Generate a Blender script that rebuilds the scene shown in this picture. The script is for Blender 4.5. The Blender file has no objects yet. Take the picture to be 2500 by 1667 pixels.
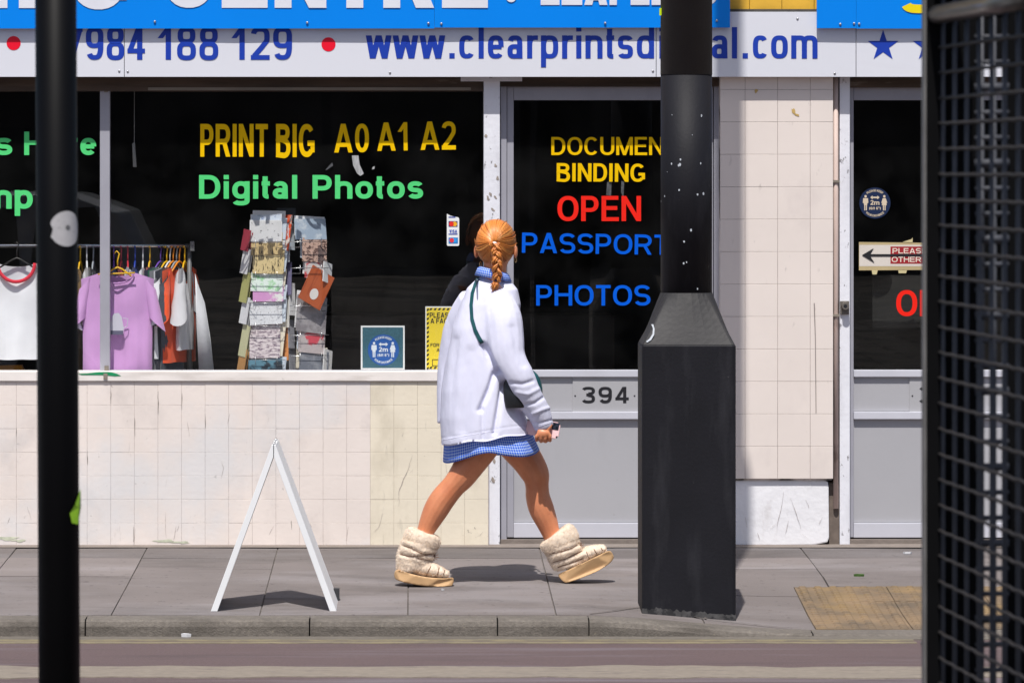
import bpy, bmesh, math, random
from mathutils import Vector, Matrix, noise
from mathutils.bvhtree import BVHTree

random.seed(7)
scene = bpy.context.scene
COL = scene.collection
R = math.radians

# ------------------------------------------------------------------ camera, sky, sun, exposure
D, F, HZ, PPX, PPY = 23.3, 12116.0, 1.75, 1010.0, 420.0   # distance to the shop front, focal length in photo pixels, eye height
cam = bpy.data.cameras.new('camera')
camo = bpy.data.objects.new('camera', cam)
COL.objects.link(camo)
camo.location = (0, -D, HZ)
camo.rotation_euler = (R(90), 0, 0)
cam.sensor_width = 36
cam.lens = F / 2500 * 36
cam.shift_x = (1250 - PPX) / 2500
cam.shift_y = -(833.5 - PPY) / 2500
cam.clip_start = 0.1
cam.clip_end = 2000
cam.dof.use_dof = True
cam.dof.focus_distance = 21.6
cam.dof.aperture_fstop = 19
scene.camera = camo

SUN_T = Vector((0.135, 1.0, -1.94)).normalized()          # travel direction of the light
world = bpy.data.worlds.new('World')
scene.world = world
world.use_nodes = True
wn = world.node_tree
bg = wn.nodes['Background']
sky = wn.nodes.new('ShaderNodeTexSky')
sky.sky_type = 'NISHITA'
sky.sun_disc = False
sky.dust_density = 2.0
elev = math.asin(-SUN_T.z)
sky.sun_elevation = elev
sky.sun_rotation = math.atan2(-SUN_T.x, -SUN_T.y)
wn.links.new(sky.outputs[0], bg.inputs[0])
bg.inputs[1].default_value = 0.093
sunl = bpy.data.lights.new('sun', 'SUN')
sunl.energy = 4.4
sunl.angle = R(0.55)
sunl.color = (1.0, 0.96, 0.9)
suno = bpy.data.objects.new('sun', sunl)
COL.objects.link(suno)
suno.rotation_euler = SUN_T.to_track_quat('-Z', 'Y').to_euler()
suno.location = (-3, -20, 30)
vs = scene.view_settings
vs.view_transform = 'Standard'
vs.look = 'None'
vs.gamma = 1
vs.exposure = 0.12
vs.use_curve_mapping = False
scene.cycles.max_bounces = 8
scene.cycles.transparent_max_bounces = 12

# ------------------------------------------------------------------ helpers
def S(Y): return F / (D + Y)
def X(px, Y=0.0): return (px - PPX) / S(Y)
def Z(py, Y=0.0): return HZ - (py - PPY) / S(Y)
def W3(px, py, Y=0.0): return Vector((X(px, Y), Y, Z(py, Y)))

def smooth01(a, b, v):
    u = max(0.0, min(1.0, (v - a) / (b - a)))
    return u * u * (3 - 2 * u)

class MB:
    def __init__(s): s.v, s.f = [], []
    def add(s, vs, fs):
        n = len(s.v)
        s.v += [tuple(p) for p in vs]
        s.f += [tuple(i + n for i in f) for f in fs]
        return s
    def box(s, x0, x1, y0, y1, z0, z1):
        return s.add([(x0, y0, z0), (x1, y0, z0), (x1, y1, z0), (x0, y1, z0), (x0, y0, z1), (x1, y0, z1), (x1, y1, z1), (x0, y1, z1)],
                     [(0, 3, 2, 1), (4, 5, 6, 7), (0, 1, 5, 4), (1, 2, 6, 5), (2, 3, 7, 6), (3, 0, 4, 7)])
    def tube(s, pts, rad, n=8, cap=True):
        pts = [Vector(p) for p in pts]
        m = len(pts)
        rr = rad if isinstance(rad, (list, tuple)) else [rad] * m
        ref = None
        rings = []
        for i, p in enumerate(pts):
            d = (pts[min(i + 1, m - 1)] - pts[max(i - 1, 0)])
            d = d.normalized() if d.length > 1e-9 else Vector((0, 0, 1))
            if ref is None:
                ref = d.orthogonal().normalized()
            ref = (ref - d * ref.dot(d))
            ref = ref.normalized() if ref.length > 1e-6 else d.orthogonal().normalized()
            b = d.cross(ref)
            rings.append([p + (ref * math.cos(2 * math.pi * k / n) + b * math.sin(2 * math.pi * k / n)) * rr[i] for k in range(n)])
        vs = [q for r in rings for q in r]
        fs = []
        for i in range(m - 1):
            for k in range(n):
                fs.append((i * n + k, i * n + (k + 1) % n, (i + 1) * n + (k + 1) % n, (i + 1) * n + k))
        if cap:
            fs.append(tuple(range(n - 1, -1, -1)))
            fs.append(tuple((m - 1) * n + k for k in range(n)))
        return s.add(vs, fs)
    def loft(s, rings, cap=True):
        n = len(rings[0]); m = len(rings)
        vs = [q for r in rings for q in r]
        fs = []
        for i in range(m - 1):
            for k in range(n):
                fs.append((i * n + k, i * n + (k + 1) % n, (i + 1) * n + (k + 1) % n, (i + 1) * n + k))
        if cap:
            fs.append(tuple(range(n - 1, -1, -1)))
            fs.append(tuple((m - 1) * n + k for k in range(n)))
        return s.add(vs, fs)
    def disc(s, c, r, n=16, nrm='y', rz=None):
        rz = rz or r
        c = Vector(c)
        vs = [c + Vector((r * math.cos(2 * math.pi * k / n), 0, rz * math.sin(2 * math.pi * k / n))) for k in range(n)]
        return s.add(vs, [tuple(range(n))])
    def sheet(s, pts, Y):      # polygon in the x-z plane facing the street
        return s.add([(p[0], Y, p[1]) for p in pts], [tuple(range(len(pts)))])
    def plate(s, pts, y0, y1):  # polygon in x-z with thickness
        n = len(pts)
        vs = [(p[0], y0, p[1]) for p in pts] + [(p[0], y1, p[1]) for p in pts]
        fs = [tuple(range(n)), tuple(range(2 * n - 1, n - 1, -1))]
        for k in range(n):
            fs.append((k, n + k, n + (k + 1) % n, (k + 1) % n))
        return s.add(vs, fs)
    def mesh(s, name='mesh', smooth=False, fix=True):
        me = bpy.data.meshes.new(name)
        me.from_pydata(s.v, [], s.f)
        if fix:
            bm = bmesh.new(); bm.from_mesh(me)
            bmesh.ops.recalc_face_normals(bm, faces=bm.faces)
            bm.to_mesh(me); bm.free()
        if smooth:
            me.polygons.foreach_set('use_smooth', [True] * len(me.polygons))
        me.update()
        return me

def obj(name, src, mat=None, parent=None, smooth=False, bevel=0, seg=2, label=None, cat=None, group=None, kind=None, loc=None, fix=True):
    me = src.mesh(name, smooth, fix) if isinstance(src, MB) else src
    if bevel:
        bm = bmesh.new(); bm.from_mesh(me)
        bmesh.ops.bevel(bm, geom=list(bm.edges), offset=bevel, segments=seg, affect='EDGES', profile=0.6, clamp_overlap=True)
        bm.to_mesh(me); bm.free()
    o = bpy.data.objects.new(name, me)
    COL.objects.link(o)
    if mat is not None and len(me.materials) == 0:
        me.materials.append(mat)
    if parent: o.parent = parent
    if loc is not None: o.location = loc
    tag(o, label, cat, group, kind)
    return o

def tag(o, label=None, cat=None, group=None, kind=None):
    if label: o['label'] = label
    if cat: o['category'] = cat
    if group: o['group'] = group
    if kind: o['kind'] = kind
    return o

def empty(name, label=None, cat=None, group=None, kind=None, parent=None, loc=(0, 0, 0)):
    o = bpy.data.objects.new(name, None)
    o.empty_display_size = 0.1
    COL.objects.link(o)
    o.location = loc
    if parent: o.parent = parent
    return tag(o, label, cat, group, kind)

def bx(name, px0, px1, py0, py1, y0, y1, mat, parent=None, bevel=0, **k):
    """box whose front face (depth y0) covers the given photo rectangle"""
    m = MB().box(X(px0, y0), X(px1, y0), y0, y1, Z(py1, y0), Z(py0, y0))
    return obj(name, m, mat, parent, bevel=bevel, **k)

# ------------------------------------------------------------------ materials
def lin(c):
    return tuple((x / 255 / 12.92 if x / 255 <= 0.04045 else ((x / 255 + 0.055) / 1.055) ** 2.4) for x in c)

MATS = {}
def mat(name, col, rough=0.6, var=0.08, scale=6.0, bump=0.0, bscale=80.0, metal=0.0, spec=0.5, stains=(), stretch=(1, 1, 1), detail=5, coat=0.0, sheen=0.0, local=False, sss=0.0, trans=0.0):
    if name in MATS: return MATS[name]
    m = bpy.data.materials.new(name)
    m.use_nodes = True
    nt = m.node_tree; N, L = nt.nodes, nt.links
    b = N['Principled BSDF']
    b.inputs['Roughness'].default_value = rough
    b.inputs['Metallic'].default_value = metal
    b.inputs['Specular IOR Level'].default_value = spec
    if coat: b.inputs['Coat Weight'].default_value = coat
    if sheen: b.inputs['Sheen Weight'].default_value = sheen
    if sss:
        b.inputs['Subsurface Weight'].default_value = sss
        b.inputs['Subsurface Radius'].default_value = (0.012, 0.005, 0.003)
    if local:
        src = N.new('ShaderNodeTexCoord').outputs['Object']
    else:
        src = N.new('ShaderNodeNewGeometry').outputs['Position']
    mp = N.new('ShaderNodeMapping'); mp.inputs['Scale'].default_value = stretch
    L.new(src, mp.inputs[0])
    nz = N.new('ShaderNodeTexNoise'); nz.inputs['Scale'].default_value = scale; nz.inputs['Detail'].default_value = detail
    L.new(mp.outputs[0], nz.inputs['Vector'])
    mx = N.new('ShaderNodeMix'); mx.data_type = 'RGBA'
    mx.inputs[6].default_value = tuple(max(0, c * (1 - var)) for c in col) + (1,)
    mx.inputs[7].default_value = tuple(min(1, c * (1 + var)) for c in col) + (1,)
    rmp = N.new('ShaderNodeMapRange'); rmp.inputs[1].default_value = 0.3; rmp.inputs[2].default_value = 0.7
    L.new(nz.outputs[0], rmp.inputs[0]); L.new(rmp.outputs[0], mx.inputs[0])
    out = mx.outputs[2]
    for (sc, sscale, lo, hi, amt, sstr) in stains:
        mp2 = N.new('ShaderNodeMapping'); mp2.inputs['Scale'].default_value = sstr
        mp2.inputs['Location'].default_value = (random.uniform(-9, 9), random.uniform(-9, 9), random.uniform(-9, 9))
        L.new(src, mp2.inputs[0])
        n2 = N.new('ShaderNodeTexNoise'); n2.inputs['Scale'].default_value = sscale; n2.inputs['Detail'].default_value = 6; n2.inputs['Roughness'].default_value = 0.62
        L.new(mp2.outputs[0], n2.inputs['Vector'])
        r2 = N.new('ShaderNodeMapRange'); r2.inputs[1].default_value = lo; r2.inputs[2].default_value = hi; r2.inputs[4].default_value = amt
        L.new(n2.outputs[0], r2.inputs[0])
        m2 = N.new('ShaderNodeMix'); m2.data_type = 'RGBA'
        L.new(r2.outputs[0], m2.inputs[0]); L.new(out, m2.inputs[6])
        m2.inputs[7].default_value = tuple(sc) + (1,)
        out = m2.outputs[2]
    L.new(out, b.inputs['Base Color'])
    if bump:
        n3 = N.new('ShaderNodeTexNoise'); n3.inputs['Scale'].default_value = bscale; n3.inputs['Detail'].default_value = 4
        L.new(mp.outputs[0], n3.inputs['Vector'])
        bp = N.new('ShaderNodeBump'); bp.inputs['Strength'].default_value = bump; bp.inputs['Distance'].default_value = 0.004
        L.new(n3.outputs[0], bp.inputs['Height']); L.new(bp.outputs[0], b.inputs['Normal'])
    if trans:
        tr = N.new('ShaderNodeBsdfTranslucent'); L.new(out, tr.inputs[0])
        ms = N.new('ShaderNodeMixShader'); ms.inputs[0].default_value = trans
        L.new(b.outputs[0], ms.inputs[1]); L.new(tr.outputs[0], ms.inputs[2])
        L.new(ms.outputs[0], N['Material Output'].inputs[0])
    MATS[name] = m
    return m

def glass_mat(name, tint=(0.985, 0.99, 0.985)):
    m = bpy.data.materials.new(name); m.use_nodes = True
    nt = m.node_tree; N, L = nt.nodes, nt.links
    N.remove(N['Principled BSDF'])
    t = N.new('ShaderNodeBsdfTransparent'); t.inputs[0].default_value = tint + (1,)
    g = N.new('ShaderNodeBsdfGlossy'); g.inputs['Roughness'].default_value = 0.0; g.inputs[0].default_value = (1, 1, 1, 1)
    f = N.new('ShaderNodeFresnel'); f.inputs[0].default_value = 1.5
    ms = N.new('ShaderNodeMixShader')
    # faint ripple of old float glass
    nz = N.new('ShaderNodeTexNoise'); nz.inputs['Scale'].default_value = 1.3
    bp = N.new('ShaderNodeBump'); bp.inputs['Strength'].default_value = 0.05; bp.inputs['Distance'].default_value = 0.01
    ge = N.new('ShaderNodeNewGeometry'); L.new(ge.outputs['Position'], nz.inputs['Vector'])
    L.new(nz.outputs[0], bp.inputs['Height']); L.new(bp.outputs[0], g.inputs['Normal'])
    bf = N.new('ShaderNodeMath'); bf.operation = 'SUBTRACT'; bf.inputs[0].default_value = 1.0; L.new(ge.outputs['Backfacing'], bf.inputs[1])
    mu = N.new('ShaderNodeMath'); mu.operation = 'MULTIPLY'; L.new(f.outputs[0], mu.inputs[0]); L.new(bf.outputs[0], mu.inputs[1])
    m3 = N.new('ShaderNodeMath'); m3.operation = 'MULTIPLY'; m3.inputs[1].default_value = 1.35; m3.use_clamp = True; L.new(mu.outputs[0], m3.inputs[0])
    L.new(m3.outputs[0], ms.inputs[0]); L.new(t.outputs[0], ms.inputs[1]); L.new(g.outputs[0], ms.inputs[2])
    # film of dust and smears on the pane
    df = N.new('ShaderNodeBsdfDiffuse'); df.inputs[0].default_value = (.7, .7, .7, 1)
    sm = N.new('ShaderNodeTexNoise'); sm.inputs['Scale'].default_value = 5; sm.inputs['Detail'].default_value = 6
    L.new(ge.outputs['Position'], sm.inputs['Vector'])
    mr = N.new('ShaderNodeMapRange'); mr.inputs[1].default_value = .35; mr.inputs[2].default_value = .75; mr.inputs[3].default_value = .0004; mr.inputs[4].default_value = .005
    L.new(sm.outputs[0], mr.inputs[0])
    m4 = N.new('ShaderNodeMixShader'); L.new(mr.outputs[0], m4.inputs[0]); L.new(ms.outputs[0], m4.inputs[1]); L.new(df.outputs[0], m4.inputs[2])
    L.new(m4.outputs[0], N['Material Output'].inputs[0])
    return m

def flat(name, col, rough=0.55, var=0.04, **k): return mat(name, col, rough, var, **k)

GLASS = glass_mat('shop_glass')
# ------------------------------------------------------------------ stroke lettering (a plain bold grotesque drawn with a flat pen)
ADV = dict(A=1.0, B=.98, C=1.0, D=1.0, E=.90, F=.84, G=1.06, H=1.0, I=.38, J=.75, K=.98, L=.83, M=1.16, N=1.0, O=1.07, P=.92, Q=1.07, R=1.0, S=.92, T=.85,
           U=1.0, V=.93, W=1.32, X=.93, Y=.93, Z=.85, a=.78, c=.76, d=.84, e=.78, g=.84, h=.83, i=.38, l=.38, m=1.24, n=.83, o=.84, p=.84, r=.55, s=.75,
           t=.46, w=1.08, v=.76, u=.83, f=.46, y=.76)
ADV.update({k: .78 for k in '0123456789'}); ADV['1'] = .66
ADV.update({' ': .34, '.': .34, '(': .4, ')': .4, '"': .5, '*': .55, ',': .34})

def glyph(c, W, H, t, n=2.3, asp=0.86):
    h = t / 2; th = asp * t; k = th / 2
    P, L = [], []
    xh = 0.735 * H
    def arc(cx, cy, rx, ry, a0, a1, m=16):
        o = []
        for i in range(m + 1):
            a = R(a0 + (a1 - a0) * i / m)
            ca, sa = math.cos(a), math.sin(a)
            o.append((cx + rx * math.copysign(abs(ca) ** (2 / n), ca), cy + ry * math.copysign(abs(sa) ** (2 / n), sa)))
        return o
    def ring(cx, cy, rx, ry): L.append((arc(cx, cy, rx, ry, 0, 360, 32)[:-1], True))
    def st(*p): L.append((list(p), False))
    def para(x0, y0, x1, y1, w=None):
        w = w or t * 1.08
        P.append([(x0 - w / 2, y0), (x0 + w / 2, y0), (x1 + w / 2, y1), (x1 - w / 2, y1)])
    d = t * 1.08
    if c == 'A':
        para(d / 2, 0, W / 2 - .01 * W, H); para(W - d / 2, 0, W / 2 + .01 * W, H); st((W * .24, H * .27), (W * .76, H * .27))
    elif c == 'B':
        st((h, 0), (h, H)); ru = (H * .5) / 2
        st((0, H - k), (W * .5, H - k), *arc(W * .5, H * .745, W * .44 - h, H * .255 - k, 90, -90)[1:], (0, H * .49 + k))
        st((0, H * .49 + k * .98), (W * .5, H * .51), *arc(W * .52, H * .27, W * .48 - h, H * .27 - k * .6 , 90, -90)[1:], (0, k))
    elif c == 'C': L.append((arc(W / 2, H / 2, W / 2 - h, H / 2 - k, 40, 320, 26), False))
    elif c == 'D': st((h, 0), (h, H)); st((0, H - k), (W * .42, H - k), *arc(W * .42, H / 2, W * .58 - h, H / 2 - k, 90, -90, 20)[1:-1], (W * .42, k), (0, k))
    elif c == 'E': st((h, 0), (h, H)); st((0, k), (W, k)); st((0, H - k), (W * .97, H - k)); st((0, H * .52), (W * .91, H * .52))
    elif c == 'F': st((h, 0), (h, H)); st((0, H - k), (W, H - k)); st((0, H * .5), (W * .88, H * .5))
    elif c == 'G':
        L.append((arc(W / 2, H / 2, W / 2 - h, H / 2 - k, 40, 318, 26), False)); st((W * .55, H * .5 - k), (W, H * .5 - k)); st((W - h, H * .14), (W - h, H * .5))
    elif c == 'H': st((h, 0), (h, H)); st((W - h, 0), (W - h, H)); st((0, H * .53), (W, H * .53))
    elif c in 'Il' : st((W / 2, 0), (W / 2, H))
    elif c == 'K': st((h, 0), (h, H)); para(W * .2, H * .3, W - d * .7, H); para(W - d * .6, 0, W * .42, H * .58)
    elif c == 'L': st((h, 0), (h, H)); st((0, k), (W, k))
    elif c == 'M': st((h, 0), (h, H)); st((W - h, 0), (W - h, H)); para(W / 2, 0, h * 1.1, H, t); para(W / 2, 0, W - h * 1.1, H, t)
    elif c == 'N': st((h, 0), (h, H)); st((W - h, 0), (W - h, H)); para(W - h, 0, h, H, t * 1.05)
    elif c in 'O0': ring(W / 2, H / 2, W / 2 - h, H / 2 - k)
    elif c in 'PR':
        st((h, 0), (h, H)); b = .44 if c == 'P' else .46
        cy = (1 + b) / 2 * H - H * .03
        st((0, H - k), (W * .5, H - k), *arc(W * .5, (H - k + H * b) / 2, W * .48 - h, (H - k - H * b) / 2, 90, -90)[1:], (0, H * b))
        if c == 'R': para(W - d * .55, 0, W * .56, H * .47)
    elif c == 'S':
        r = (H / 2 - k) / 2
        L.append((arc(W / 2, H - k - r, W / 2 - h, r, 22, 270, 20) + arc(W / 2, k + r, W / 2 - h, r, 90, -158, 20)[1:], False))
    elif c == 'T': st((W / 2, 0), (W / 2, H)); st((0, H - k), (W, H - k))
    elif c == 'U': st((h, H), (h, H * .4), *arc(W / 2, H * .38, W / 2 - h, H * .38 - k, 180, 360, 18), (W - h, H * .4), (W - h, H))
    elif c == 'V': para(W / 2, 0, d / 2, H); para(W / 2, 0, W - d / 2, H)
    elif c == 'W': [para(*q) for q in ((W * .27, 0, d / 2, H), (W * .27, 0, W / 2, H), (W * .73, 0, W / 2, H), (W * .73, 0, W - d / 2, H))]
    elif c == 'Y': st((W / 2, 0), (W / 2, H * .45)); para(W / 2, H * .38, d * .6, H); para(W / 2, H * .38, W - d * .6, H)
    elif c == 'X': para(d / 2, 0, W - d / 2, H); para(W - d / 2, 0, d / 2, H)
    elif c == '1': st((W * .66, 0), (W * .66, H)); para(W * .14, H * .66, W * .62, H * .96, t * 1.0)
    elif c == '2':
        L.append((arc(W / 2, H * .7, W / 2 - h, H * .3 - k, 165, -25, 18) + [(W * .55, H * .36), (h * 1.25, k * 1.6)], False)); st((0, k), (W, k))
    elif c == '3':
        L.append((arc(W / 2, H * .745, W / 2 - h, H * .255 - k, 160, -90, 16) , False)); L.append((arc(W / 2, H * .27, W / 2 - h, H * .27 - k * .9, 90, -160, 18), False)); st((W * .35, H * .51), (W * .55, H * .51))
    elif c == '4': st((W * .7, 0), (W * .7, H)); st((0, H * .27), (W, H * .27)); para(h * .9, H * .27, W * .66, H, t)
    elif c == '6': ring(W / 2, H * .32, W / 2 - h, H * .32 - k); L.append((arc(W / 2, H * .5, W / 2 - h, H / 2 - k, 190, 45, 16), False))
    elif c == '9': ring(W / 2, H * .68, W / 2 - h, H * .32 - k); L.append((arc(W / 2, H * .5, W / 2 - h, H / 2 - k, 10, -140, 16), False))
    elif c == '7': st((0, H - k), (W, H - k)); para(W * .34, 0, W - h * 1.1, H - k)
    elif c == '8': ring(W / 2, H * .745, W * .47 - h, H * .255 - k); ring(W / 2, H * .27, W / 2 - h, H * .27 - k * .8)
    elif c == '5': st((W * .96, H - k), (W * .2, H - k), (W * .13, H * .5)); L.append((arc(W / 2, H * .33, W / 2 - h, H * .33 - k, 135, -160, 18), False))
    elif c == 'a':
        L.append((arc(W * .48, xh - (xh * .36), W * .46 - h, xh * .36 - k, 160, 0, 14) + [(W - h * 1.3, 0)], False))
        ring(W * .45, xh * .31, W * .45 - h, xh * .31 - k)
    elif c == 'c': L.append((arc(W / 2, xh / 2, W / 2 - h, xh / 2 - k, 38, 322, 24), False))
    elif c in 'odpgqb':
        ring(W / 2, xh / 2, W / 2 - h, xh / 2 - k)
        if c == 'd': st((W - h, 0), (W - h, H))
        if c == 'p': st((h, -.28 * H), (h, xh))
        if c == 'b': st((h, 0), (h, H))
        if c == 'g': st((W - h, xh), (W - h, -.06 * H), *arc(W / 2, -.08 * H, W / 2 - h, .2 * H - k, 0, -165, 14))
    elif c == 'e': st((h, xh / 2), (W - h * .8, xh / 2)); L.append((arc(W / 2, xh / 2, W / 2 - h, xh / 2 - k, 0, 318, 26), False))
    elif c in 'hn': st((h, 0), (h, H if c == 'h' else xh)); st(*arc(W / 2, xh * .62, W / 2 - h, xh * .38 - k, 175, 0, 16), (W - h, 0))
    elif c == 'm':
        st((h, 0), (h, xh)); w2 = (W - t) / 4
        for q in (0, 1): st(*arc(h + w2 * (1 + 2 * q), xh * .64, w2, xh * .36 - k, 175, 0, 14), (h + w2 * (2 + 2 * q), 0))
    elif c == 'i': st((W / 2, 0), (W / 2, xh)); st((W / 2, H - t * .85), (W / 2, H))
    elif c == 'r': st((h, 0), (h, xh)); st(*arc(W * .9, xh * .55, W * .9 - h, xh * .45 - k, 178, 82, 12))
    elif c == 's':
        r = (xh / 2 - k) / 2
        L.append((arc(W / 2, xh - k - r, W / 2 - h, r, 22, 270, 18) + arc(W / 2, k + r, W / 2 - h, r, 90, -158, 18)[1:], False))
    elif c in 'tf':
        if c == 't': st((W * .42, xh * 1.28), (W * .42, t * .9), *arc(W * .42 + t * .55, t * .85, t * .55, t * .85 - k, 185, 280, 8))
        else: st((W * .42, 0), (W * .42, H * .8), *arc(W * .42 + t * .6, H * .8, t * .6, H * .2 - k, 180, 90, 8))
        st((0, xh - k), (W, xh - k))
    elif c == 'u': st((h, xh), (h, xh * .4), *arc(W / 2, xh * .38, W / 2 - h, xh * .38 - k, 180, 360, 14)); st((W - h, 0), (W - h, xh))
    elif c == 'w': [para(*q) for q in ((W * .27, 0, d * .5, xh), (W * .27, 0, W / 2, xh), (W * .73, 0, W / 2, xh), (W * .73, 0, W - d * .5, xh))]
    elif c == 'v': para(W / 2, 0, d * .5, xh); para(W / 2, 0, W - d * .5, xh)
    elif c == 'y': para(W / 2, 0, d * .5, xh); para(W * .36, -.27 * H, W - d * .5, xh)
    elif c == '.': st((W / 2, 0), (W / 2, t))
    elif c == ',': para(W * .4, -t * .6, W * .55, t)
    elif c == '"': st((W * .25, H * .68), (W * .25, H)); st((W * .75, H * .68), (W * .75, H))
    elif c == '(': L.append((arc(W * 1.1, H * .42, W * .9, H * .6, 130, 230, 10), False))
    elif c == ')': L.append((arc(-W * .1, H * .42, W * .9, H * .6, 50, -50, 10), False))
    elif c == '*': P.append([(W / 2 + W * .46 * math.cos(2 * math.pi * i / 20), H * .45 + W * .46 * math.sin(2 * math.pi * i / 20)) for i in range(20)])
    return P, L

def stroke_quads(pts, closed, t, asp=0.86):
    p = [Vector((a, b / asp)) for a, b in pts]
    q = [p[0]]
    for v in p[1:]:
        if (v - q[-1]).length > 1e-7: q.append(v)
    p = q; m = len(p)
    nrm = []
    for i in range(m):
        a = p[(i - 1) % m] if (closed or i > 0) else None
        b = p[(i + 1) % m] if (closed or i < m - 1) else None
        d1 = (p[i] - a).normalized() if a is not None else None
        d2 = (b - p[i]).normalized() if b is not None else None
        if d1 is None: d1 = d2
        if d2 is None: d2 = d1
        n1 = Vector((-d1.y, d1.x)); n2 = Vector((-d2.y, d2.x))
        s = n1 + n2
        s = s.normalized() if s.length > 1e-6 else n1
        nrm.append(s * min(2.2, 1 / max(0.3, s.dot(n1))))
    lft = [p[i] + nrm[i] * t / 2 for i in range(m)]
    rgt = [p[i] - nrm[i] * t / 2 for i in range(m)]
    out = []
    for i in range(m if closed else m - 1):
        j = (i + 1) % m
        out.append([(v.x, v.y * asp) for v in (lft[i], rgt[i], rgt[j], lft[j])])
    return out

def text_polys(s, width, H, thick=0.2, n=2.3, gap=None, asp=0.86):
    """polygons [(depth step, [(x, y)...])] of a line of lettering, `width` wide, capital height H"""
    gap = .12 if gap is None else gap
    nat = sum(ADV.get(c, .8) for c in s) - gap
    kx = width / (nat * H)
    x = 0; t = thick * H; out = []; step = 0
    for c in s:
        adv = ADV.get(c, .8) * H * kx
        w = adv - gap * H * kx
        if c != ' ':
            P, L = glyph(c, w, H, t, n, asp)
            for q in P:
                out.append((step, [(x + a, b) for a, b in q])); step = (step + 1) % 6
            for pts, cl in L:
                for q in stroke_quads(pts, cl, t, asp):
                    out.append((step, [(x + a, b) for a, b in q]))
                step = (step + 1) % 6
        x += adv
    return out

def lettering(s, px0, px1, pyt, pyb, Y, m, parent, thick=0.2, n=2.3, tilt=0.0, gap=None, name='lettering', label=None, sheet=0.00025, asp=0.86):
    H = Z(pyt, Y) - Z(pyb, Y); w = X(px1, Y) - X(px0, Y)
    mb = MB()
    ct, stn = math.cos(R(tilt)), math.sin(R(tilt))
    for step, q in text_polys(s, w, H, thick, n, gap, asp):
        mb.add([(X(px0, Y) + a * ct - b * stn, Y - step * sheet, Z(pyb, Y) + a * stn + b * ct) for a, b in q], [tuple(range(len(q)))])
    me = mb.mesh(name, fix=False)
    me.materials.append(m)
    return obj(name, me, m, parent, label=label)

def arc_text(mb, s, c, r, a0, a1, H, Y, thick=.2, inward=False):
    """letters set round a circle"""
    tot = sum(ADV.get(ch, .8) for ch in s); acc = 0
    for ch in s:
        adv = ADV.get(ch, .8)
        a = R(a0 + (a1 - a0) * (acc + adv / 2) / tot); acc += adv
        w = adv * H * .8
        P, L = glyph(ch, w, H, thick * H, 2.2) if ch != ' ' else ([], [])
        qs = list(P) + [q for pts, cl in L for q in stroke_quads(pts, cl, thick * H)]
        for i, q in enumerate(qs):
            vs = []
            for x, y in q:
                x -= w / 2
                rr = r + y if not inward else r - y
                ca, sa = math.cos(a), math.sin(a)
                tx, tz = (sa, -ca) if not inward else (-sa, ca)
                vs.append((c[0] + rr * ca + x * tx, Y - .0001 * (i % 5), c[1] + rr * sa + x * tz))
            mb.add(vs, [tuple(range(len(vs)))])
# ================================================================== colours and surfaces of the place
def ac(r, g, b, k=1.08): return tuple(min(0.86, v * k) for v in lin((r, g, b)))
Z0 = (1, 1, 1)
M_TILE = mat('painted_tile_white', ac(223, 213, 207), 0.45, 0.05, 3.5, 0.25, 45, spec=0.4, stains=(
    (ac(168, 160, 158), 3.0, 0.56, 0.78, 0.5, (1.0, 1, 0.8)), (ac(205, 210, 216), 1.3, 0.5, 0.66, 0.5, Z0),
    (ac(95, 92, 92), 11.0, 0.66, 0.8, 0.4, (2.2, 1, 0.5)), (ac(120, 116, 112), 30.0, 0.67, 0.74, 0.45, (1, 1, 1))))
M_TILEC = mat('painted_tile_cream', ac(222, 213, 195), 0.45, 0.06, 3.5, 0.25, 45, spec=0.4, stains=(
    (ac(160, 150, 128), 3.5, 0.54, 0.76, 0.45, (1.2, 1, 0.6)), (ac(90, 86, 76), 12.0, 0.65, 0.79, 0.4, (2.4, 1, 0.4)), (ac(110, 104, 92), 32.0, 0.66, 0.74, 0.45, Z0)))
M_GROUT = mat('tile_joint', ac(208, 198, 192), 0.9, 0.2, 14, stains=((ac(50, 45, 42), 3.2, 0.49, 0.58, 0.9, (1.5, 1, 1)),))
M_PIER = mat('pier_tile', ac(222, 212, 206), 0.32, 0.03, 3, 0.12, 20, spec=0.5, stains=((ac(176, 166, 166), 2.6, 0.56, 0.78, 0.4, (1, 1, 0.6)), (ac(130, 122, 120), 18, 0.67, 0.76, 0.35, (1.6, 1, 0.6))))
M_PLINTH = mat('white_painted_render', ac(226, 226, 232), 0.7, 0.05, 4, 0.6, 30, stains=((ac(170, 163, 160), 7, 0.58, 0.78, 0.45, (1.8, 1, 0.7)), (ac(150, 134, 120), 22, 0.66, 0.76, 0.5, Z0)))
M_SILL = mat('painted_sill', ac(226, 220, 216), 0.5, 0.05, 8, 0.2, 30, stains=((ac(170, 160, 150), 5, 0.55, 0.75, 0.55, (0.4, 1, 3)), (ac(90, 86, 82), 24, 0.66, 0.76, 0.5, Z0)))
M_WHITE_SIGN = mat('white_sign_panel', ac(213, 215, 224), 0.28, 0.015, 2, spec=0.45, stains=((ac(190, 190, 198), 2.2, 0.6, 0.8, 0.3, (0.5, 1, 2)),))
M_BLUE_SIGN = mat('blue_sign_panel', ac(0, 128, 230), 0.3, 0.02, 2, spec=0.4)
M_NAVY = flat('navy_vinyl', ac(22, 58, 165), 0.4)
M_RED = flat('red_vinyl', ac(236, 4, 42), 0.4)
M_GREENV = flat('green_vinyl', ac(82, 204, 120), 0.45, spec=.15)
M_YELV = flat('yellow_vinyl', ac(244, 186, 0), 0.45, spec=.15)
M_REDV = flat('bright_red_vinyl', ac(236, 38, 26), 0.45, spec=.15)
M_BLUEV = flat('blue_vinyl', ac(0, 88, 208), 0.45, spec=.15)
M_WHITEV = flat('white_print', ac(214, 216, 226), 0.45)
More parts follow.
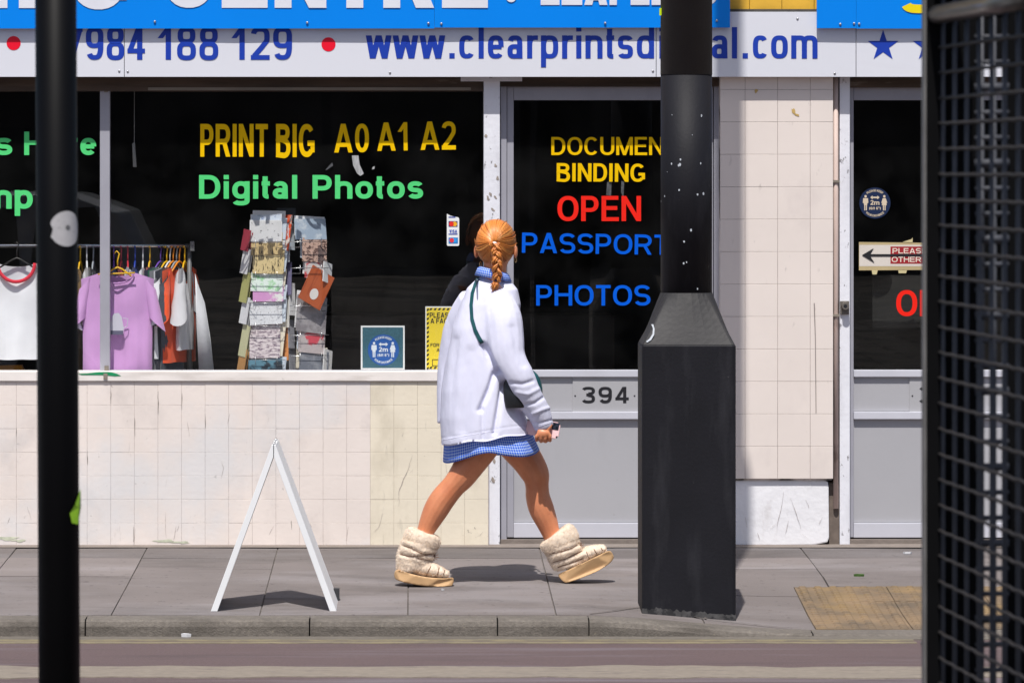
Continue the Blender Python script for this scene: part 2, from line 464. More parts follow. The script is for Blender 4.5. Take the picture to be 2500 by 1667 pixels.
M_YELS = flat('yellow_sign_print', ac(236, 208, 6), 0.4)
M_SCREW = mat('screw_steel', (0.5, 0.5, 0.52), 0.35, 0.1, metal=0.8)
M_PILLAR = mat('chipped_white_post', ac(222, 223, 232), 0.5, 0.03, 8, 0.3, 50, stains=((ac(120, 118, 122), 26, 0.63, 0.69, 0.9, (1.6, 1, 1)), (ac(190, 190, 198), 5, 0.5, 0.7, 0.5, (2, 1, .5))))
M_FRAME = mat('grey_aluminium', ac(160, 160, 170), 0.42, 0.04, 6, 0.05, 60, metal=0.1, spec=0.4, stains=((ac(128, 128, 138), 5, 0.5, 0.75, 0.35, (1, 1, .5)),))
M_FRAME_B = mat('bright_aluminium', ac(196, 197, 207), 0.38, 0.04, 6, metal=0.1)
M_PANEL = mat('grey_door_panel', ac(164, 164, 169), 0.6, 0.03, 2.5, 0.1, 40, stains=((ac(150, 150, 156), 3, 0.55, 0.75, 0.4, (1, 1, .4)), (ac(110, 105, 100), 28, 0.69, 0.75, 0.5, Z0)))
M_PLATE = mat('number_plate_grey', ac(164, 164, 168), 0.55, 0.03)
M_BLACKP = flat('black_print', (0.012, 0.012, 0.016), 0.5)
M_TIMBER = mat('dark_lintel_timber', (0.075, 0.05, 0.036), 0.8, 0.4, 8, 0.4, 40, stretch=(0.3, 1, 3), stains=((ac(140, 130, 120), 9, 0.64, 0.75, 0.6, (0.4, 1, 3)),))
M_RAIL = mat('worn_grey_rail', ac(126, 118, 108), 0.7, 0.2, 9, stretch=(0.4, 1, 2))
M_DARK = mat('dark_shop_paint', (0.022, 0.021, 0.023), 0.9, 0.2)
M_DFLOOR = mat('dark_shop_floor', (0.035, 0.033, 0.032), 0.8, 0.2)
M_YELTILE = mat('yellow_glazed_brick', ac(214, 168, 62), 0.35, 0.12, 9, stains=((ac(90, 70, 40), 9, 0.6, 0.75, 0.6, Z0),))
def pave_var(nm, k, sd):
    random.seed(sd)
    return mat(nm, ac(142 * k, 133 * k, 131 * k, .62), 0.85, 0.1, 2.2, 0.35, 140, stains=(
        (ac(166 * k, 159 * k, 160 * k, .6), 1.1, 0.48, 0.62, 0.8, (0.5, 1.3, 1)), (ac(106 * k, 99 * k, 97 * k, .56), 1.7, 0.54, 0.7, 0.55, (0.6, 1.2, 1)),
        (ac(80, 74, 72, .5), 26, 0.62, 0.67, 0.55, Z0), (ac(196, 190, 186, .6), 55, 0.66, 0.70, 0.6, Z0)))
M_PAVE = pave_var('pavement_slab', 1.0, 30)
M_PAVE2 = pave_var('pavement_slab_brown', .88, 31)
M_PAVE3 = pave_var('pavement_slab_pale', 1.07, 32)
M_PJOINT = mat('pavement_joint_sand', (0.12, 0.105, 0.095), 0.95, 0.4, 20)
M_KERB = mat('granite_kerb', ac(122, 115, 108, .8), 0.9, 0.2, 60, 0.8, 160, detail=8, stains=((ac(84, 78, 72, .8), 3, 0.45, 0.65, 0.6, (1, 1, 3)), (ac(170, 160, 140, .8), 90, 0.62, 0.7, 0.6, Z0)))
M_ROAD = mat('maroon_bus_lane', ac(124, 104, 105, .56), 0.85, 0.16, 90, 0.7, 260, detail=8, stains=(
    (ac(150, 140, 148, .6), 1.6, 0.52, 0.68, 0.75, (0.3, 2.2, 1)), (ac(104, 88, 90, .56), 2.5, 0.52, 0.68, 0.6, (0.4, 1.6, 1)), (ac(200, 194, 186, .52), 130, 0.7, 0.74, 0.6, Z0)))
M_ASPH = mat('grey_asphalt', (0.07, 0.068, 0.068), 0.9, 0.25, 80, 0.6, 240)
M_GUTTER = mat('gutter_channel', ac(140, 132, 122, .56), 0.9, 0.15, 30, 0.5, 160, stains=((ac(100, 94, 86, .56), 4, 0.5, 0.66, 0.6, (0.4, 2, 1)),))
M_YLINE = mat('worn_yellow_line', ac(178, 166, 132, .56), 0.8, 0.1, 20, stains=((ac(138, 128, 118, .56), 14, 0.45, 0.6, 0.8, (0.5, 2, 1)),))
M_WLINE = mat('worn_white_line', ac(172, 160, 146, .56), 0.85, 0.12, 30, 0.4, 160, stains=((ac(128, 116, 112, .56), 9, 0.55, 0.7, 0.7, (0.6, 2, 1)),))
M_TACT = mat('buff_tactile_paving', ac(164, 139, 110, .6), 0.85, 0.16, 5, 0.4, 120, stains=((ac(122, 108, 92, .6), 2.6, 0.44, 0.62, 0.9, Z0), (ac(176, 146, 98, .6), 3.4, 0.5, 0.64, 0.6, Z0)))
M_CONC = mat('threshold_concrete', ac(158, 146, 138, .6), 0.9, 0.12, 14, 0.5, 90)

# ================================================================== ground
def zp(x, t):       # pavement level: falls to the kerb, dips to the crossing on the right
    return -0.025 * t - 0.058 * smooth01(0.66, 1.66, x) * smooth01(1.2, 2.9, t)
def zr(t): return -0.147 + 0.02 * min(t - 3.05, 5.4) - 0.02 * max(0.0, t - 8.45)

obj('ground', MB().box(-300, 300, -300, 300, -1.0, -0.5), M_ASPH, kind='structure')
rd = MB()
ts = [3.0, 3.6, 4.5, 6, 8.45, 11, 13.9]
for i in range(len(ts) - 1):
    a, b = ts[i], ts[i + 1]
    rd.add([(-60, -a, zr(a)), (60, -a, zr(a)), (60, -b, zr(b)), (-60, -b, zr(b))], [(0, 1, 2, 3)])
road = obj('road', rd, M_ROAD, kind='structure', label='maroon bus lane and asphalt road in front of the kerb')

def road_strip(name, u0, u1, x0, x1, m, lift, wob=0.0, seed=0, nx=80, label=None):
    mb = MB(); top = []; bot = []
    for i in range(nx + 1):
        x = x0 + (x1 - x0) * i / nx
        w0 = wob * (noise.noise(Vector((x * 1.7, seed, 0))) + .5 * noise.noise(Vector((x * 6, seed, 3)))); w1 = wob * (noise.noise(Vector((x * 1.5, seed + 5, 0))) + .5 * noise.noise(Vector((x * 7, seed + 5, 3))))
        ta, tb = 3.05 + u0 + w0, 3.05 + u1 + w1
        top.append((x, -ta, zr(ta) + lift)); bot.append((x, -tb, zr(tb) + lift))
    mb.add(top + bot, [(i, i + 1, nx + 2 + i, nx + 1 + i) for i in range(nx)])
    low = [(x, y - .001, z - .01) for x, y, z in bot]
    mb.add(bot + low, [(i, i + 1, nx + 2 + i, nx + 1 + i) for i in range(nx)])
    return obj(name, mb, m, road, label=label)
road_strip('gutter', -0.03, 0.15, -8, 8, M_GUTTER, 0.004, 0.012, 1)
road_strip('yellow_line', 0.165, 0.215, -8, 2.02, M_YLINE, 0.004, 0.008, 2, label='worn inner line of the double yellow lines')
road_strip('yellow_line', 0.285, 0.335, -8, 2.02, M_YLINE, 0.004, 0.008, 3, label='worn outer line of the double yellow lines')
road_strip('white_line', 1.53, 2.03, -8, 8, M_WLINE, 0.004, 0.13, 4, 260, label='broad worn off-white line along the bus lane')
road_strip('drain_strip', 0.34, 0.39, 2.03, 6, mat('dark_metal_drain', (0.06, 0.06, 0.062), .52), 0.006, 0.0, 4, label='dark drain edge beside the crossing')

pavement = empty('pavement', kind='structure', label='grey slab pavement in front of the shop')
bed = MB(); nxb = 60
for j in range(6):
    for i in range(nxb):
        xa, xb = -7 + 15 * i / nxb, -7 + 15 * (i + 1) / nxb; ta, tb = 0.52 * j - .2, 0.52 * (j + 1) - .2
        bed.add([(xa, -ta, zp(xa, ta) - .006), (xb, -ta, zp(xb, ta) - .006), (xb, -tb, zp(xb, tb) - .006), (xa, -tb, zp(xa, tb) - .006)], [(0, 1, 2, 3)])
obj('joint_bed', bed, M_PJOINT, pavement)

def slab(x0, x1, t0, t1, m=M_PAVE, name='slab', lift=0.0, gapw=0.003, blister=False, parent=pavement):
    g = gapw; nx, ny = 4, 4
    dz = random.uniform(-.0015, .0015) + lift
    sx = random.uniform(-.001, .001)
    mb = MB(); vs = []
    for j in range(ny + 1):
        for i in range(nx + 1):
            x = x0 + g + (x1 - x0 - 2 * g) * i / nx; t = t0 + g + (t1 - t0 - 2 * g) * j / ny
            vs.append((x, -t, zp(x, t) + dz + sx * (i - 2)))
    fs = [(j * (nx + 1) + i, j * (nx + 1) + i + 1, (j + 1) * (nx + 1) + i + 1, (j + 1) * (nx + 1) + i) for j in range(ny) for i in range(nx)]
    mb.add(vs, fs)
    bd = [i for i in range(nx + 1)] + [j * (nx + 1) + nx for j in range(1, ny + 1)] + [ny * (nx + 1) + i for i in range(nx - 1, -1, -1)] + [j * (nx + 1) for j in range(ny - 1, 0, -1)]
    low = []; gg = 0.003
    cx, ct = (x0 + x1) / 2, (t0 + t1) / 2
    for b in bd:
        v = vs[b]
        low.append((v[0] + math.copysign(gg, v[0] - cx) * (abs(v[0] - cx) > 1e-6), v[1] - math.copysign(gg, -v[1] - ct), v[2] - .02))
    k0 = len(mb.v); mb.v += low
    for i in range(len(bd)):
        j = (i + 1) % len(bd)
        mb.f.append((bd[j], bd[i], k0 + i, k0 + j))
    if blister:
        nb = 6
        for a in range(nb):
            for b in range(nb):
                cx_ = x0 + (x1 - x0) * (a + .5) / nb; ct_ = t0 + (t1 - t0) * (b + .5) / nb
                z = zp(cx_, ct_) + dz
                r0, r1, hh = .021, .0125, .0075
                ring0 = [(cx_ + r0 * math.cos(q * math.pi / 4), -ct_ + r0 * math.sin(q * math.pi / 4), z - .001) for q in range(8)]
                ring1 = [(cx_ + r1 * math.cos(q * math.pi / 4), -ct_ + r1 * math.sin(q * math.pi / 4), z + hh) for q in range(8)]
                mb.add(ring0 + ring1, [(q, (q + 1) % 8, 8 + (q + 1) % 8, 8 + q) for q in range(8)] + [tuple(range(8, 16))])
    return obj(name, mb, m, parent, fix=True)

TX0, TX1, TT0, TT1 = 1.655, 1.655 + 1.2, 1.70, 2.88          # tactile block
colx = [-0.024 + 0.61 * k for k in range(-9, 9)]
for k in range(len(colx) - 1):
    x0, x1 = colx[k], colx[k + 1]
    odd = (k % 2 == 0)
    rows = [0.14, 0.6, 1.38, 2.28, 2.885] if odd else [0.14, 0.6, 1.07, 1.96, 2.885]
    for a, b in zip(rows[:-1], rows[1:]):
        if x1 > TX0 and x0 < TX1 and b > TT0:
            # slabs cut round the tactile block
            if a < TT0: slab(x0, x1, a, TT0)
            if x0 < TX0 < x1: slab(x0, TX0, max(a, TT0), b)
            if x0 < TX1 < x1: slab(TX1, x1, max(a, TT0), b)
            continue
        slab(x0, x1, a, b, M_PAVE2 if a < .5 else random.choice((M_PAVE, M_PAVE, M_PAVE3)))
for i in range(3):
    for j in range(3):
        slab(TX0 + .4 * i, TX0 + .4 * (i + 1), TT0 + .395 * j, TT0 + .395 * (j + 1), M_TACT, 'tactile_slab', blister=True, gapw=.0015, lift=.001)

def gpt(px, py):                     # point of the pavement seen at a photo position
    t = 2.6
    for _ in range(30):
        t += (py - (PPY + (HZ - zp(X(px, -t), t)) * S(-t))) * .012
    return X(px, -t), t
for pts in (((1440, 1500), (1500, 1492), (1566, 1482)), ((1636, 1494), (1720, 1512), (1800, 1521), (1900, 1532), (1986, 1542)), ((1716, 1497), (1723, 1512))):
    mb = MB(); vs = []
    q = [gpt(*p_) for p_ in pts]
    for k in range(len(q)):
        a, b = q[max(k - 1, 0)], q[min(k + 1, len(q) - 1)]
        d = Vector((b[0] - a[0], b[1] - a[1])).normalized(); n_ = Vector((-d.y, d.x)) * .0045
        for sg in (-1, 1):
            x, t = q[k][0] + sg * n_.x, min(2.884, q[k][1] + sg * n_.y)
            vs.append((x, -t, zp(x, t) + .0045))
    mb.add(vs, [(2 * k, 2 * k + 1, 2 * k + 3, 2 * k + 2) for k in range(len(q) - 1)])
    obj('cut_joint', mb, M_PJOINT, pavement)
# concrete strip where the slabs meet the wall
cs = MB(); n = 60
for i in range(n):
    xa, xb = -7 + 15 * i / n, -7 + 15 * (i + 1) / n
    wa, wb = [.137 + .012 * noise.noise(Vector((q * 5, 1, 0))) for q in (xa, xb)]
    cs.add([(xa, .14, .003), (xb, .14, .003), (xb, -wb, zp(xb, wb) + .003), (xa, -wa, zp(xa, wa) + .003)], [(0, 1, 2, 3)])
obj('mortar_fillet', cs, M_CONC, pavement, label='rough mortar strip between the slabs and the shop wall')

kerb = empty('kerb', kind='structure', label='granite kerb stones along the bus lane')
kj = [-6.8, -5.9, -4.98, -4.07, -3.16, -2.25, -1.34, -.425, .342, .715, 1.63, 2.54, 3.45, 4.36, 5.27, 6.2]
for a, b in zip(kj[:-1], kj[1:]):
    n = 8; rings = []
    for i in range(n + 1):
        x = a + .003 + (b - a - .006) * i / n
        z = zp(x, 2.9)
        wj = lambda s: .0025 * noise.noise(Vector((x * 9, s, 1)))
        rings.append([(x, -2.889, z - .25), (x, -2.889, z), (x, -3.03, z - .004 + wj(1)), (x, -3.046 + wj(2), z - .012 + wj(3)), (x, -3.053 + wj(4), z - .03), (x, -3.056, z - .25)])
    obj('kerb_stone', MB().loft(rings), M_KERB, kerb)

# near side of the street (seen only mirrored in the shop glass)
npv = MB().box(-60, 60, -71, -13.85, -.4, -.08)
def slab_pattern():
    m = mat('near_pavement', ac(120, 112, 106, .6), .9, .15, 4, .3, 60, stains=((ac(60, 56, 54, .5), .5, .5, .56, .85, Z0), (ac(60, 56, 54, .6), 3, .5, .65, .5, Z0)))
    nt = m.node_tree; N, L = nt.nodes, nt.links; b = N['Principled BSDF']
    src = b.inputs['Base Color'].links[0].from_socket
    br = N.new('ShaderNodeTexBrick'); br.inputs['Scale'].default_value = 1.0
    br.inputs['Brick Width'].default_value = .9; br.inputs['Row Height'].default_value = .6; br.inputs['Mortar Size'].default_value = .03
    br.inputs['Color1'].default_value = (1, 1, 1, 1); br.inputs['Color2'].default_value = (.75, .73, .72, 1); br.inputs['Mortar'].default_value = (.3, .28, .26, 1)
    g = N.new('ShaderNodeNewGeometry'); L.new(g.outputs['Position'], br.inputs['Vector'])
    mx = N.new('ShaderNodeMix'); mx.data_type = 'RGBA'; mx.blend_type = 'MULTIPLY'; mx.inputs[0].default_value = 1
    L.new(src, mx.inputs[6]); L.new(br.outputs['Color'], mx.inputs[7]); L.new(mx.outputs[2], b.inputs['Base Color'])
    return m
obj('pavement_near', npv, slab_pattern(), kind='structure')

# ================================================================== shop building
shop = empty('shop_building', 'print shop front with white tiled stall riser, grey doors and dark windows', 'building')
YG = 0.102                          # glass line
# stall riser
ris = obj('stall_riser', MB().box(X(-420), X(1193), 0.004, .13, -.05, Z(931)), M_GROUT, shop, label='low painted tile wall under the window')
pitch = 57.6
proto = {}
def tile_mesh(w, h, dep=0.010, bev=0.0009, key=None):
    k = (round(w, 4), round(h, 4), key)
    if k in proto: return proto[k]
    bm = bmesh.new()
    bmesh.ops.create_cube(bm, size=1)
    for v in bm.verts: v.co = Vector((v.co.x * w, v.co.y * dep, v.co.z * h))
    ed = [e for e in bm.edges if all(v.co.y < 0 for v in e.verts)]
    bmesh.ops.bevel(bm, geom=ed, offset=bev, segments=1, affect='EDGES')
    me = bpy.data.meshes.new('tile'); bm.to_mesh(me); bm.free()
    proto[k] = me
    return me
def put_tile(px0, px1, py0, py1, Y, m, parent, gap=0.0003, key='', jit=0.0004):
    w = X(px1) - X(px0) - gap * 2; h = Z(py0) - Z(py1) - gap * 2
    me = tile_mesh(w, h, key=key)
    if not me.materials: me.materials.append(m)
    o = bpy.data.objects.new('tile', me); COL.objects.link(o); o.parent = parent
    o.location = ((X(px0) + X(px1)) / 2, Y + .005 + random.uniform(-jit, jit), (Z(py0) + Z(py1)) / 2)
    o.rotation_euler = (random.uniform(-1, 1) * .004, 0, random.uniform(-1, 1) * .004)
    return o
cx = 904 - pitch * 21
for i in range(26):
    a, b = cx + pitch * i, cx + pitch * (i + 1)
    for j in range(7):
        put_tile(a, b, 931 + 57.55 * j, 931 + 57.55 * (j + 1), -.001, M_TILE if a < 890 else M_TILEC, ris, key='w' if a < 890 else 'c')
sl = MB().box(X(-420), X(1187), -.012, YG + .02, Z(930), Z(906))
obj('window_sill', sl, M_SILL, shop, bevel=.003, label='painted white sill under the shop window')
gs = MB()
def blob(mb, px, py, Y, rx, ry, n=14, rough=.35, seed=0, tilt=0):
    pts = []
    for k in range(n):
        a = 2 * math.pi * k / n
        r = 1 + rough * noise.noise(Vector((math.cos(a) * 1.7 + seed, math.sin(a) * 1.7, seed * 1.3)))
        u, v = rx * r * math.cos(a), ry * r * math.sin(a)
        c, s_ = math.cos(R(tilt)), math.sin(R(tilt))
        pts.append((X(px + u * c - v * s_, Y), Z(py + u * s_ + v * c, Y)))
    mb.sheet(pts, Y)
gs.sheet([(X(a), Z(b)) for a, b in ((190, 912), (200, 915), (246, 915), (262, 916), (280, 918), (296, 917), (286, 912), (272, 908), (262, 907.4), (240, 908), (214, 911))], -.0135)
obj('green_paint_smear', gs, mat('green_paint', ac(20, 132, 84), .5, .2, 30), shop, label='green paint smear on the sill below the mullion')

def scuffs(lst, Y, wpx=.8):
    mb = MB()
    for pts in lst:
        fine = []
        for a, b in zip(pts[:-1], pts[1:]):
            fine += [(a[0] + (b[0] - a[0]) * q / 4, a[1] + (b[1] - a[1]) * q / 4) for q in range(4)]
        fine.append(pts[-1]); m_ = len(fine)
        vs = []
        for q, (a, b) in enumerate(fine):
            w = wpx * (.25 + .75 * math.sin(math.pi * (q + .4) / (m_ - .2))) * random.uniform(.6, 1.3)
            a += random.uniform(-.7, .7)
            vs += [(X(a - w / 2), Y, Z(b)), (X(a + w / 2), Y, Z(b))]
        mb.add(vs, [(2 * q, 2 * q + 1, 2 * q + 3, 2 * q + 2) for q in range(m_ - 1)])
    return mb
M_SCUFF = mat('grey_scuff', ac(160, 151, 146), .8, .3, 60)
M_SCUFFD = mat('dark_scuff', ac(112, 104, 99), .8, .3, 60)
sk = [[(1007, 1110), (995, 1150), (985, 1170), (977, 1195), (974, 1235)], [(1002, 1135), (984, 1172), (973, 1200), (972, 1222)], [(934, 1252), (926, 1284), (912, 1300)], [(1010, 1296), (1000, 1310), (988, 1316)],
      [(430, 1283), (427, 1304), (424, 1318)], [(437, 1282), (432, 1296)], [(404, 1250), (404, 1290), (406, 1312)], [(66, 1235), (72, 1252), (76, 1268)], [(24, 1262), (18, 1278)], [(540, 1126), (546, 1142), (540, 1168)],
      [(1180, 1296), (1172, 1306), (1160, 1312)], [(1140, 1215), (1166, 1214), (1188, 1217)], [(668, 1284), (656, 1306)], [(560, 1010), (556, 1034)], [(458, 1030), (462, 1064)], [(1088, 1130), (1092, 1160)], [(850, 1285), (846, 1318)], [(330, 1290), (326, 1330)], [(758, 1276), (760, 1292), (762, 1300)]]
obj('scuff_marks', scuffs(sk, -.0028), M_SCUFF, ris, kind='stuff')
obj('scuff_marks', scuffs([[(1142, 1292), (1144, 1299)], [(1158, 1286), (1160, 1291)], [(1144, 1298), (1152, 1301)], [(271, 940), (274, 944)], [(711, 1270), (712, 1292)], [(327, 1285), (326, 1322)], [(213, 1100), (214, 1134)], [(40, 1045), (40, 1066)], [(386, 955), (386, 1010)], [(444, 960), (444, 1000)], [(501, 1010), (501, 1046)], [(329, 1020), (329, 1064)], [(271, 955), (271, 985)]], -.0028, 1.3), M_SCUFFD, ris, kind='stuff')
gm = MB()
for (a, b, rx, ry, sd) in ((16, 1314, 26, 4, 1), (46, 1319, 16, 3, 2), (400, 1320, 20, 3.4, 3), (440, 1323, 22, 2.4, 4)):
    blob(gm, a, b, -.0027, rx, ry, 22, .9, sd)
obj('algae_stain', gm, mat('pale_algae', ac(190, 194, 174), .9, .2, 40), ris, label='pale green stains along the foot of the wall')
# pier between the doors
pier = obj('tiled_pier', MB().box(X(1758), X(2031), 0.006, .3, Z(1172), Z(120)), M_GROUT, shop, label='pier clad in large cream tiles between the two doors')
px_ = [1758, 1819, 1898.5, 1978, 2034]
for j in range(13):
    y0 = 140 + 79.1 * j
    for a, b in zip(px_[:-1], px_[1:]):
        put_tile(a, b, y0, y0 + 79.1, -.003, M_PIER, pier, key='p', gap=.0006)
chips = MB()
for (a, b, rx, ry, sd, tl) in ((1846, 223, 4, 5, 1, 20), (1938, 273, 4, 8, 2, -20), (1946, 281, 5, 2.4, 3, 25)):
    blob(chips, a, b, -.0048, rx, ry, 12, .6, sd, tl)
obj('paint_chip', chips, flat('tan_chip', ac(190, 160, 96), .6), pier, label='two small tan chips near the top of the pier')
obj('scratch', MB().sheet([(X(a), Z(b)) for a, b in ((1986.5, 740), (1989, 740), (1991.5, 830), (1993, 1008), (1991.2, 1008), (1989.5, 830))], -.0048), flat('scratch_grey', ac(130, 120, 118), .52), pier, label='long thin grey scratch down the pier tiles')
# plinth with a softened right edge
pl = MB()
pp = [(1758, 1172), (2014, 1172), (2022, 1176), (2024, 1190), (2025, 1312), (2021, 1324), (1985, 1331), (1900, 1332), (1800, 1332), (1758, 1334)]
pl.plate([(X(a), Z(b)) for a, b in pp], .016, .28)
obj('plinth', pl, M_PLINTH, shop, bevel=.006, label='scuffed white rendered plinth under the pier')

psk = [[(1914, 1200), (1908, 1240), (1900, 1270), (1896, 1300)], [(1930, 1215), (1944, 1250), (1956, 1290)], [(1938, 1205), (1960, 1212)], [(1968, 1220), (1976, 1240)], [(1820, 1262), (1824, 1288)], [(1926, 1270), (1918, 1304)], [(1880, 1290), (1900, 1275)], [(2008, 1262), (2000, 1280)], [(1958, 1302), (1975, 1316)], [(1850, 1300), (1856, 1318)]]
obj('scuff_marks', scuffs(psk, .0125, 1.1), mat('faint_scuff', ac(182, 176, 174), .8, .3, 60), shop, kind='stuff')
obj('gap_filler', MB().box(X(2026), X(2050), .04, .2, -.03, Z(1180)), mat('brown_mortar', ac(120, 108, 100, .8), .9, .25, 20), shop)
obj('pillar_chips', scuffs([[(1190, 478), (1193, 490)], [(1208, 478), (1212, 486)], [(1196, 470), (1199, 480)], [(1200, 508), (1206, 516)], [(1214, 430), (1216, 440)], [(1186, 328), (1187, 336)], [(1209, 400), (1211, 408)], [(1188, 540), (1190, 552)], [(1206, 1120), (1208, 1132)], [(1203, 1165), (1206, 1180)]], .0285, 7.0), mat('bare_chip', ac(150, 140, 132), .8, .3, 60), shop, kind='stuff')
# lintel timber, under-fascia rail
lin_ = obj('lintel', MB().box(X(-420), X(1180), .055, .3, Z(222), Z(176)), M_TIMBER, shop, label='dark timber lintel over the shop window')
obj('window_head_rail', MB().box(X(-420), X(258), .06, .1, Z(220.5), Z(214)).box(X(360), X(1150), .052, .1, Z(220.5), Z(213.5)), M_RAIL, shop)
obj('door_lintel', MB().box(X(1222), X(1757), .07, .3, Z(211), Z(176)), M_TIMBER, shop)
obj('door_lintel', MB().box(X(2076), X(2700), .07, .3, Z(214), Z(176)), M_TIMBER, shop)
obj('capping_strip', MB().box(X(1125), X(1275), .024, .028, Z(199), Z(187)), M_PILLAR, shop)

# timber posts
obj('white_post', MB().box(X(1181, .03), X(1220.5, .03), .03, .22, -.01, Z(186)), M_PILLAR, shop, bevel=.003, label='chipped white post between the window and the number 394 door')
obj('white_post', MB().box(X(2050, .03), X(2075, .03), .03, .22, -.01, Z(186)), M_PILLAR, shop, bevel=.003, label='slim white post left of the right-hand door')

# windows
win = empty('shop_window', parent=shop, label='large dark display window with green and yellow lettering')
obj('glass_pane', MB().box(X(268, YG), X(1182, YG), YG, YG + .006, Z(908, YG), Z(180, YG)), GLASS, win)
win2 = empty('shop_window', parent=shop, label='display window left of the aluminium mullion')
obj('glass_pane', MB().box(X(-420, YG), X(246, YG), YG, YG + .006, Z(908, YG), Z(180, YG)), GLASS, win2)
obj('window_bead', MB().box(X(268, YG), X(1181, YG), YG - .008, YG - .001, Z(907, YG), Z(902.5, YG)), M_FRAME, win)
mul = obj('mullion', MB().box(X(244, .07), X(268, .07), .07, .14, Z(909, .07), Z(208, .07)), M_FRAME, shop, bevel=.002, label='grey aluminium mullion between the two display windows')
for (a, b) in ((257, 218), (258, 901), (258, 918)):
    mb_ = MB().box(X(a - 5), X(a + 5), .06 if b < 910 else -.017, .0745 if b < 910 else -.012, Z(b + 7), Z(b - 7))
    obj('fixing_bracket', mb_, M_RAIL, mul)

# lettering on the glass
YL = YG - .002
def wl(s, a, b, t_, bt, m, par, **k): return lettering(s, a, b, t_, bt, YL, m, par, **k)
wl('PRINT', 489, 654, 303, 383, M_YELV, win, thick=.122, asp=1.35)
wl('BIG', 674, 768, 303, 384, M_YELV, win, thick=.122, asp=1.35)
wl('A0', 816, 901, 303, 373, M_YELV, win, thick=.138, asp=1.1, tilt=.5)
wl('A1', 921, 1000, 300, 369, M_YELV, win, thick=.138, asp=1.1, tilt=1)
wl('A2', 1027, 1113, 297.5, 366.5, M_YELV, win, thick=.138, asp=1.1, tilt=.6)
wl('Digital', 486, 727, 427.5, 485.5, M_GREENV, win, thick=.215)
wl('Photos', 763, 1033, 427.5, 485.5, M_GREENV, win, thick=.215)
wl('s', -12, 30, 322, 379, M_GREENV, win2, thick=.215)
wl('Here', 59, 235, 322, 379, M_GREENV, win2, thick=.215)
wl('mp', -40, 80, 448, 510, M_GREENV, win2, thick=.215)

# interior shell
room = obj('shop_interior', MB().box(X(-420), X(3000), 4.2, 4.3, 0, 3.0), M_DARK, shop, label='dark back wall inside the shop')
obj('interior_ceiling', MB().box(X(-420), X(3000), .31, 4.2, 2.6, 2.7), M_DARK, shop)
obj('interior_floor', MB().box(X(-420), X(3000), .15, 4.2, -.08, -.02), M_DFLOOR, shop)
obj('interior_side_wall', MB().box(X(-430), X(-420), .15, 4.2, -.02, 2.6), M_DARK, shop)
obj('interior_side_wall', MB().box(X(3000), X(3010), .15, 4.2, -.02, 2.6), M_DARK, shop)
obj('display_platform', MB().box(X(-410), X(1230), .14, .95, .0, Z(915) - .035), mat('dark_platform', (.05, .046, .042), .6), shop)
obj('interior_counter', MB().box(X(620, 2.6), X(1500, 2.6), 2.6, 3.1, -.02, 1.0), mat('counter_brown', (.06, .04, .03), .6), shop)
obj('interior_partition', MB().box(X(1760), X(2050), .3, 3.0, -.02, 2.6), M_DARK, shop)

# --------------------------------------------------------------- doors
def door(px0, px1, glass0, label):
    d = empty('shop_door', parent=shop, label=label)
    fr = MB()
    Yf = .090
    fr.box(X(px0, Yf), X(glass0 - 17, Yf), Yf, .2, 0, Z(206, Yf))
    obj('door_jamb', fr, M_FRAME, d, bevel=.0015)
    obj('door_jamb', MB().box(X(px1 - 14, Yf), X(px1, Yf), Yf, .2, 0, Z(206, Yf)), M_FRAME, d, bevel=.0015)
    Ys = .098
    gR = px1 - 32
    obj('stile', MB().box(X(glass0 - 16, Ys), X(glass0, Ys), Ys, .15, Z(1311, Ys), Z(212, Ys)), M_FRAME, d, bevel=.002)
    obj('stile', MB().box(X(gR, Ys), X(gR + 16, Ys), Ys, .15, Z(1311, Ys), Z(212, Ys)), M_FRAME, d, bevel=.002)
    g0, g1 = X(glass0, Ys) + .0005, X(gR, Ys) - .0005
    obj('top_rail', MB().box(g0, g1, Ys - .002, .15, Z(245, Ys), Z(212, Ys)), M_FRAME, d, bevel=.002)
    obj('glass_pane', MB().box(g0, g1, 0.1075, .1135, Z(905, Ys), Z(243, Ys)), GLASS, d)
    for nm, a, b, m, y in (('mid_rail', 903, 920, M_FRAME_B, Ys - .008), ('lock_rail', 1005, 1023, M_FRAME_B, Ys - .010), ('bottom_rail', 1276, 1312, M_FRAME_B, Ys - .003)):
        obj(nm, MB().box(g0, g1, y, .15, Z(b, Ys), Z(a, Ys)), m, d, bevel=.003)
    obj('kick_panel', MB().box(g0, g1, .108, .14, Z(1004, Ys), Z(921, Ys)), M_PANEL, d)
    obj('kick_panel', MB().box(g0, g1, .110, .14, Z(1275, Ys), Z(1024, Ys)), M_PANEL, d)
    obj('door_threshold', MB().box(X(px0), X(px1), .06, .3, -.03, Z(1319)), M_CONC, d)
    return d
d1 = door(1222, 1757, 1254, 'grey aluminium door numbered 394 with yellow, red and blue lettering')
d2 = door(2076, 2680, 2084, 'grey aluminium door behind the mesh cage on the right')
YD = .106
def dl(s, a, b, t_, bt, m, par=d1, **k): return lettering(s, a, b, t_, bt, YD, m, par, **k)
dl('DOCUMENT', 1346, 1652, 335, 379, M_YELV, thick=.165)
dl('BINDING', 1359, 1574.5, 398.5, 443, M_YELV, thick=.185, tilt=-.4)
dl('OPEN', 1361, 1565, 478.6, 540, M_REDV, thick=.18)
dl('PASSPORT', 1274, 1632, 568, 617, M_BLUEV, thick=.17, tilt=-.9)
dl('PHOTOS', 1309, 1588, 696, 746, M_BLUEV, thick=.175)
dl('OPEN', 2188, 2392, 708, 772, M_REDV, d2, thick=.18)
np_ = obj('number_plate', MB().box(X(1398, .11), X(1566, .11), 0.1015, .1075, Z(1007, .11), Z(920, .11)), M_PLATE, d1, bevel=.001)
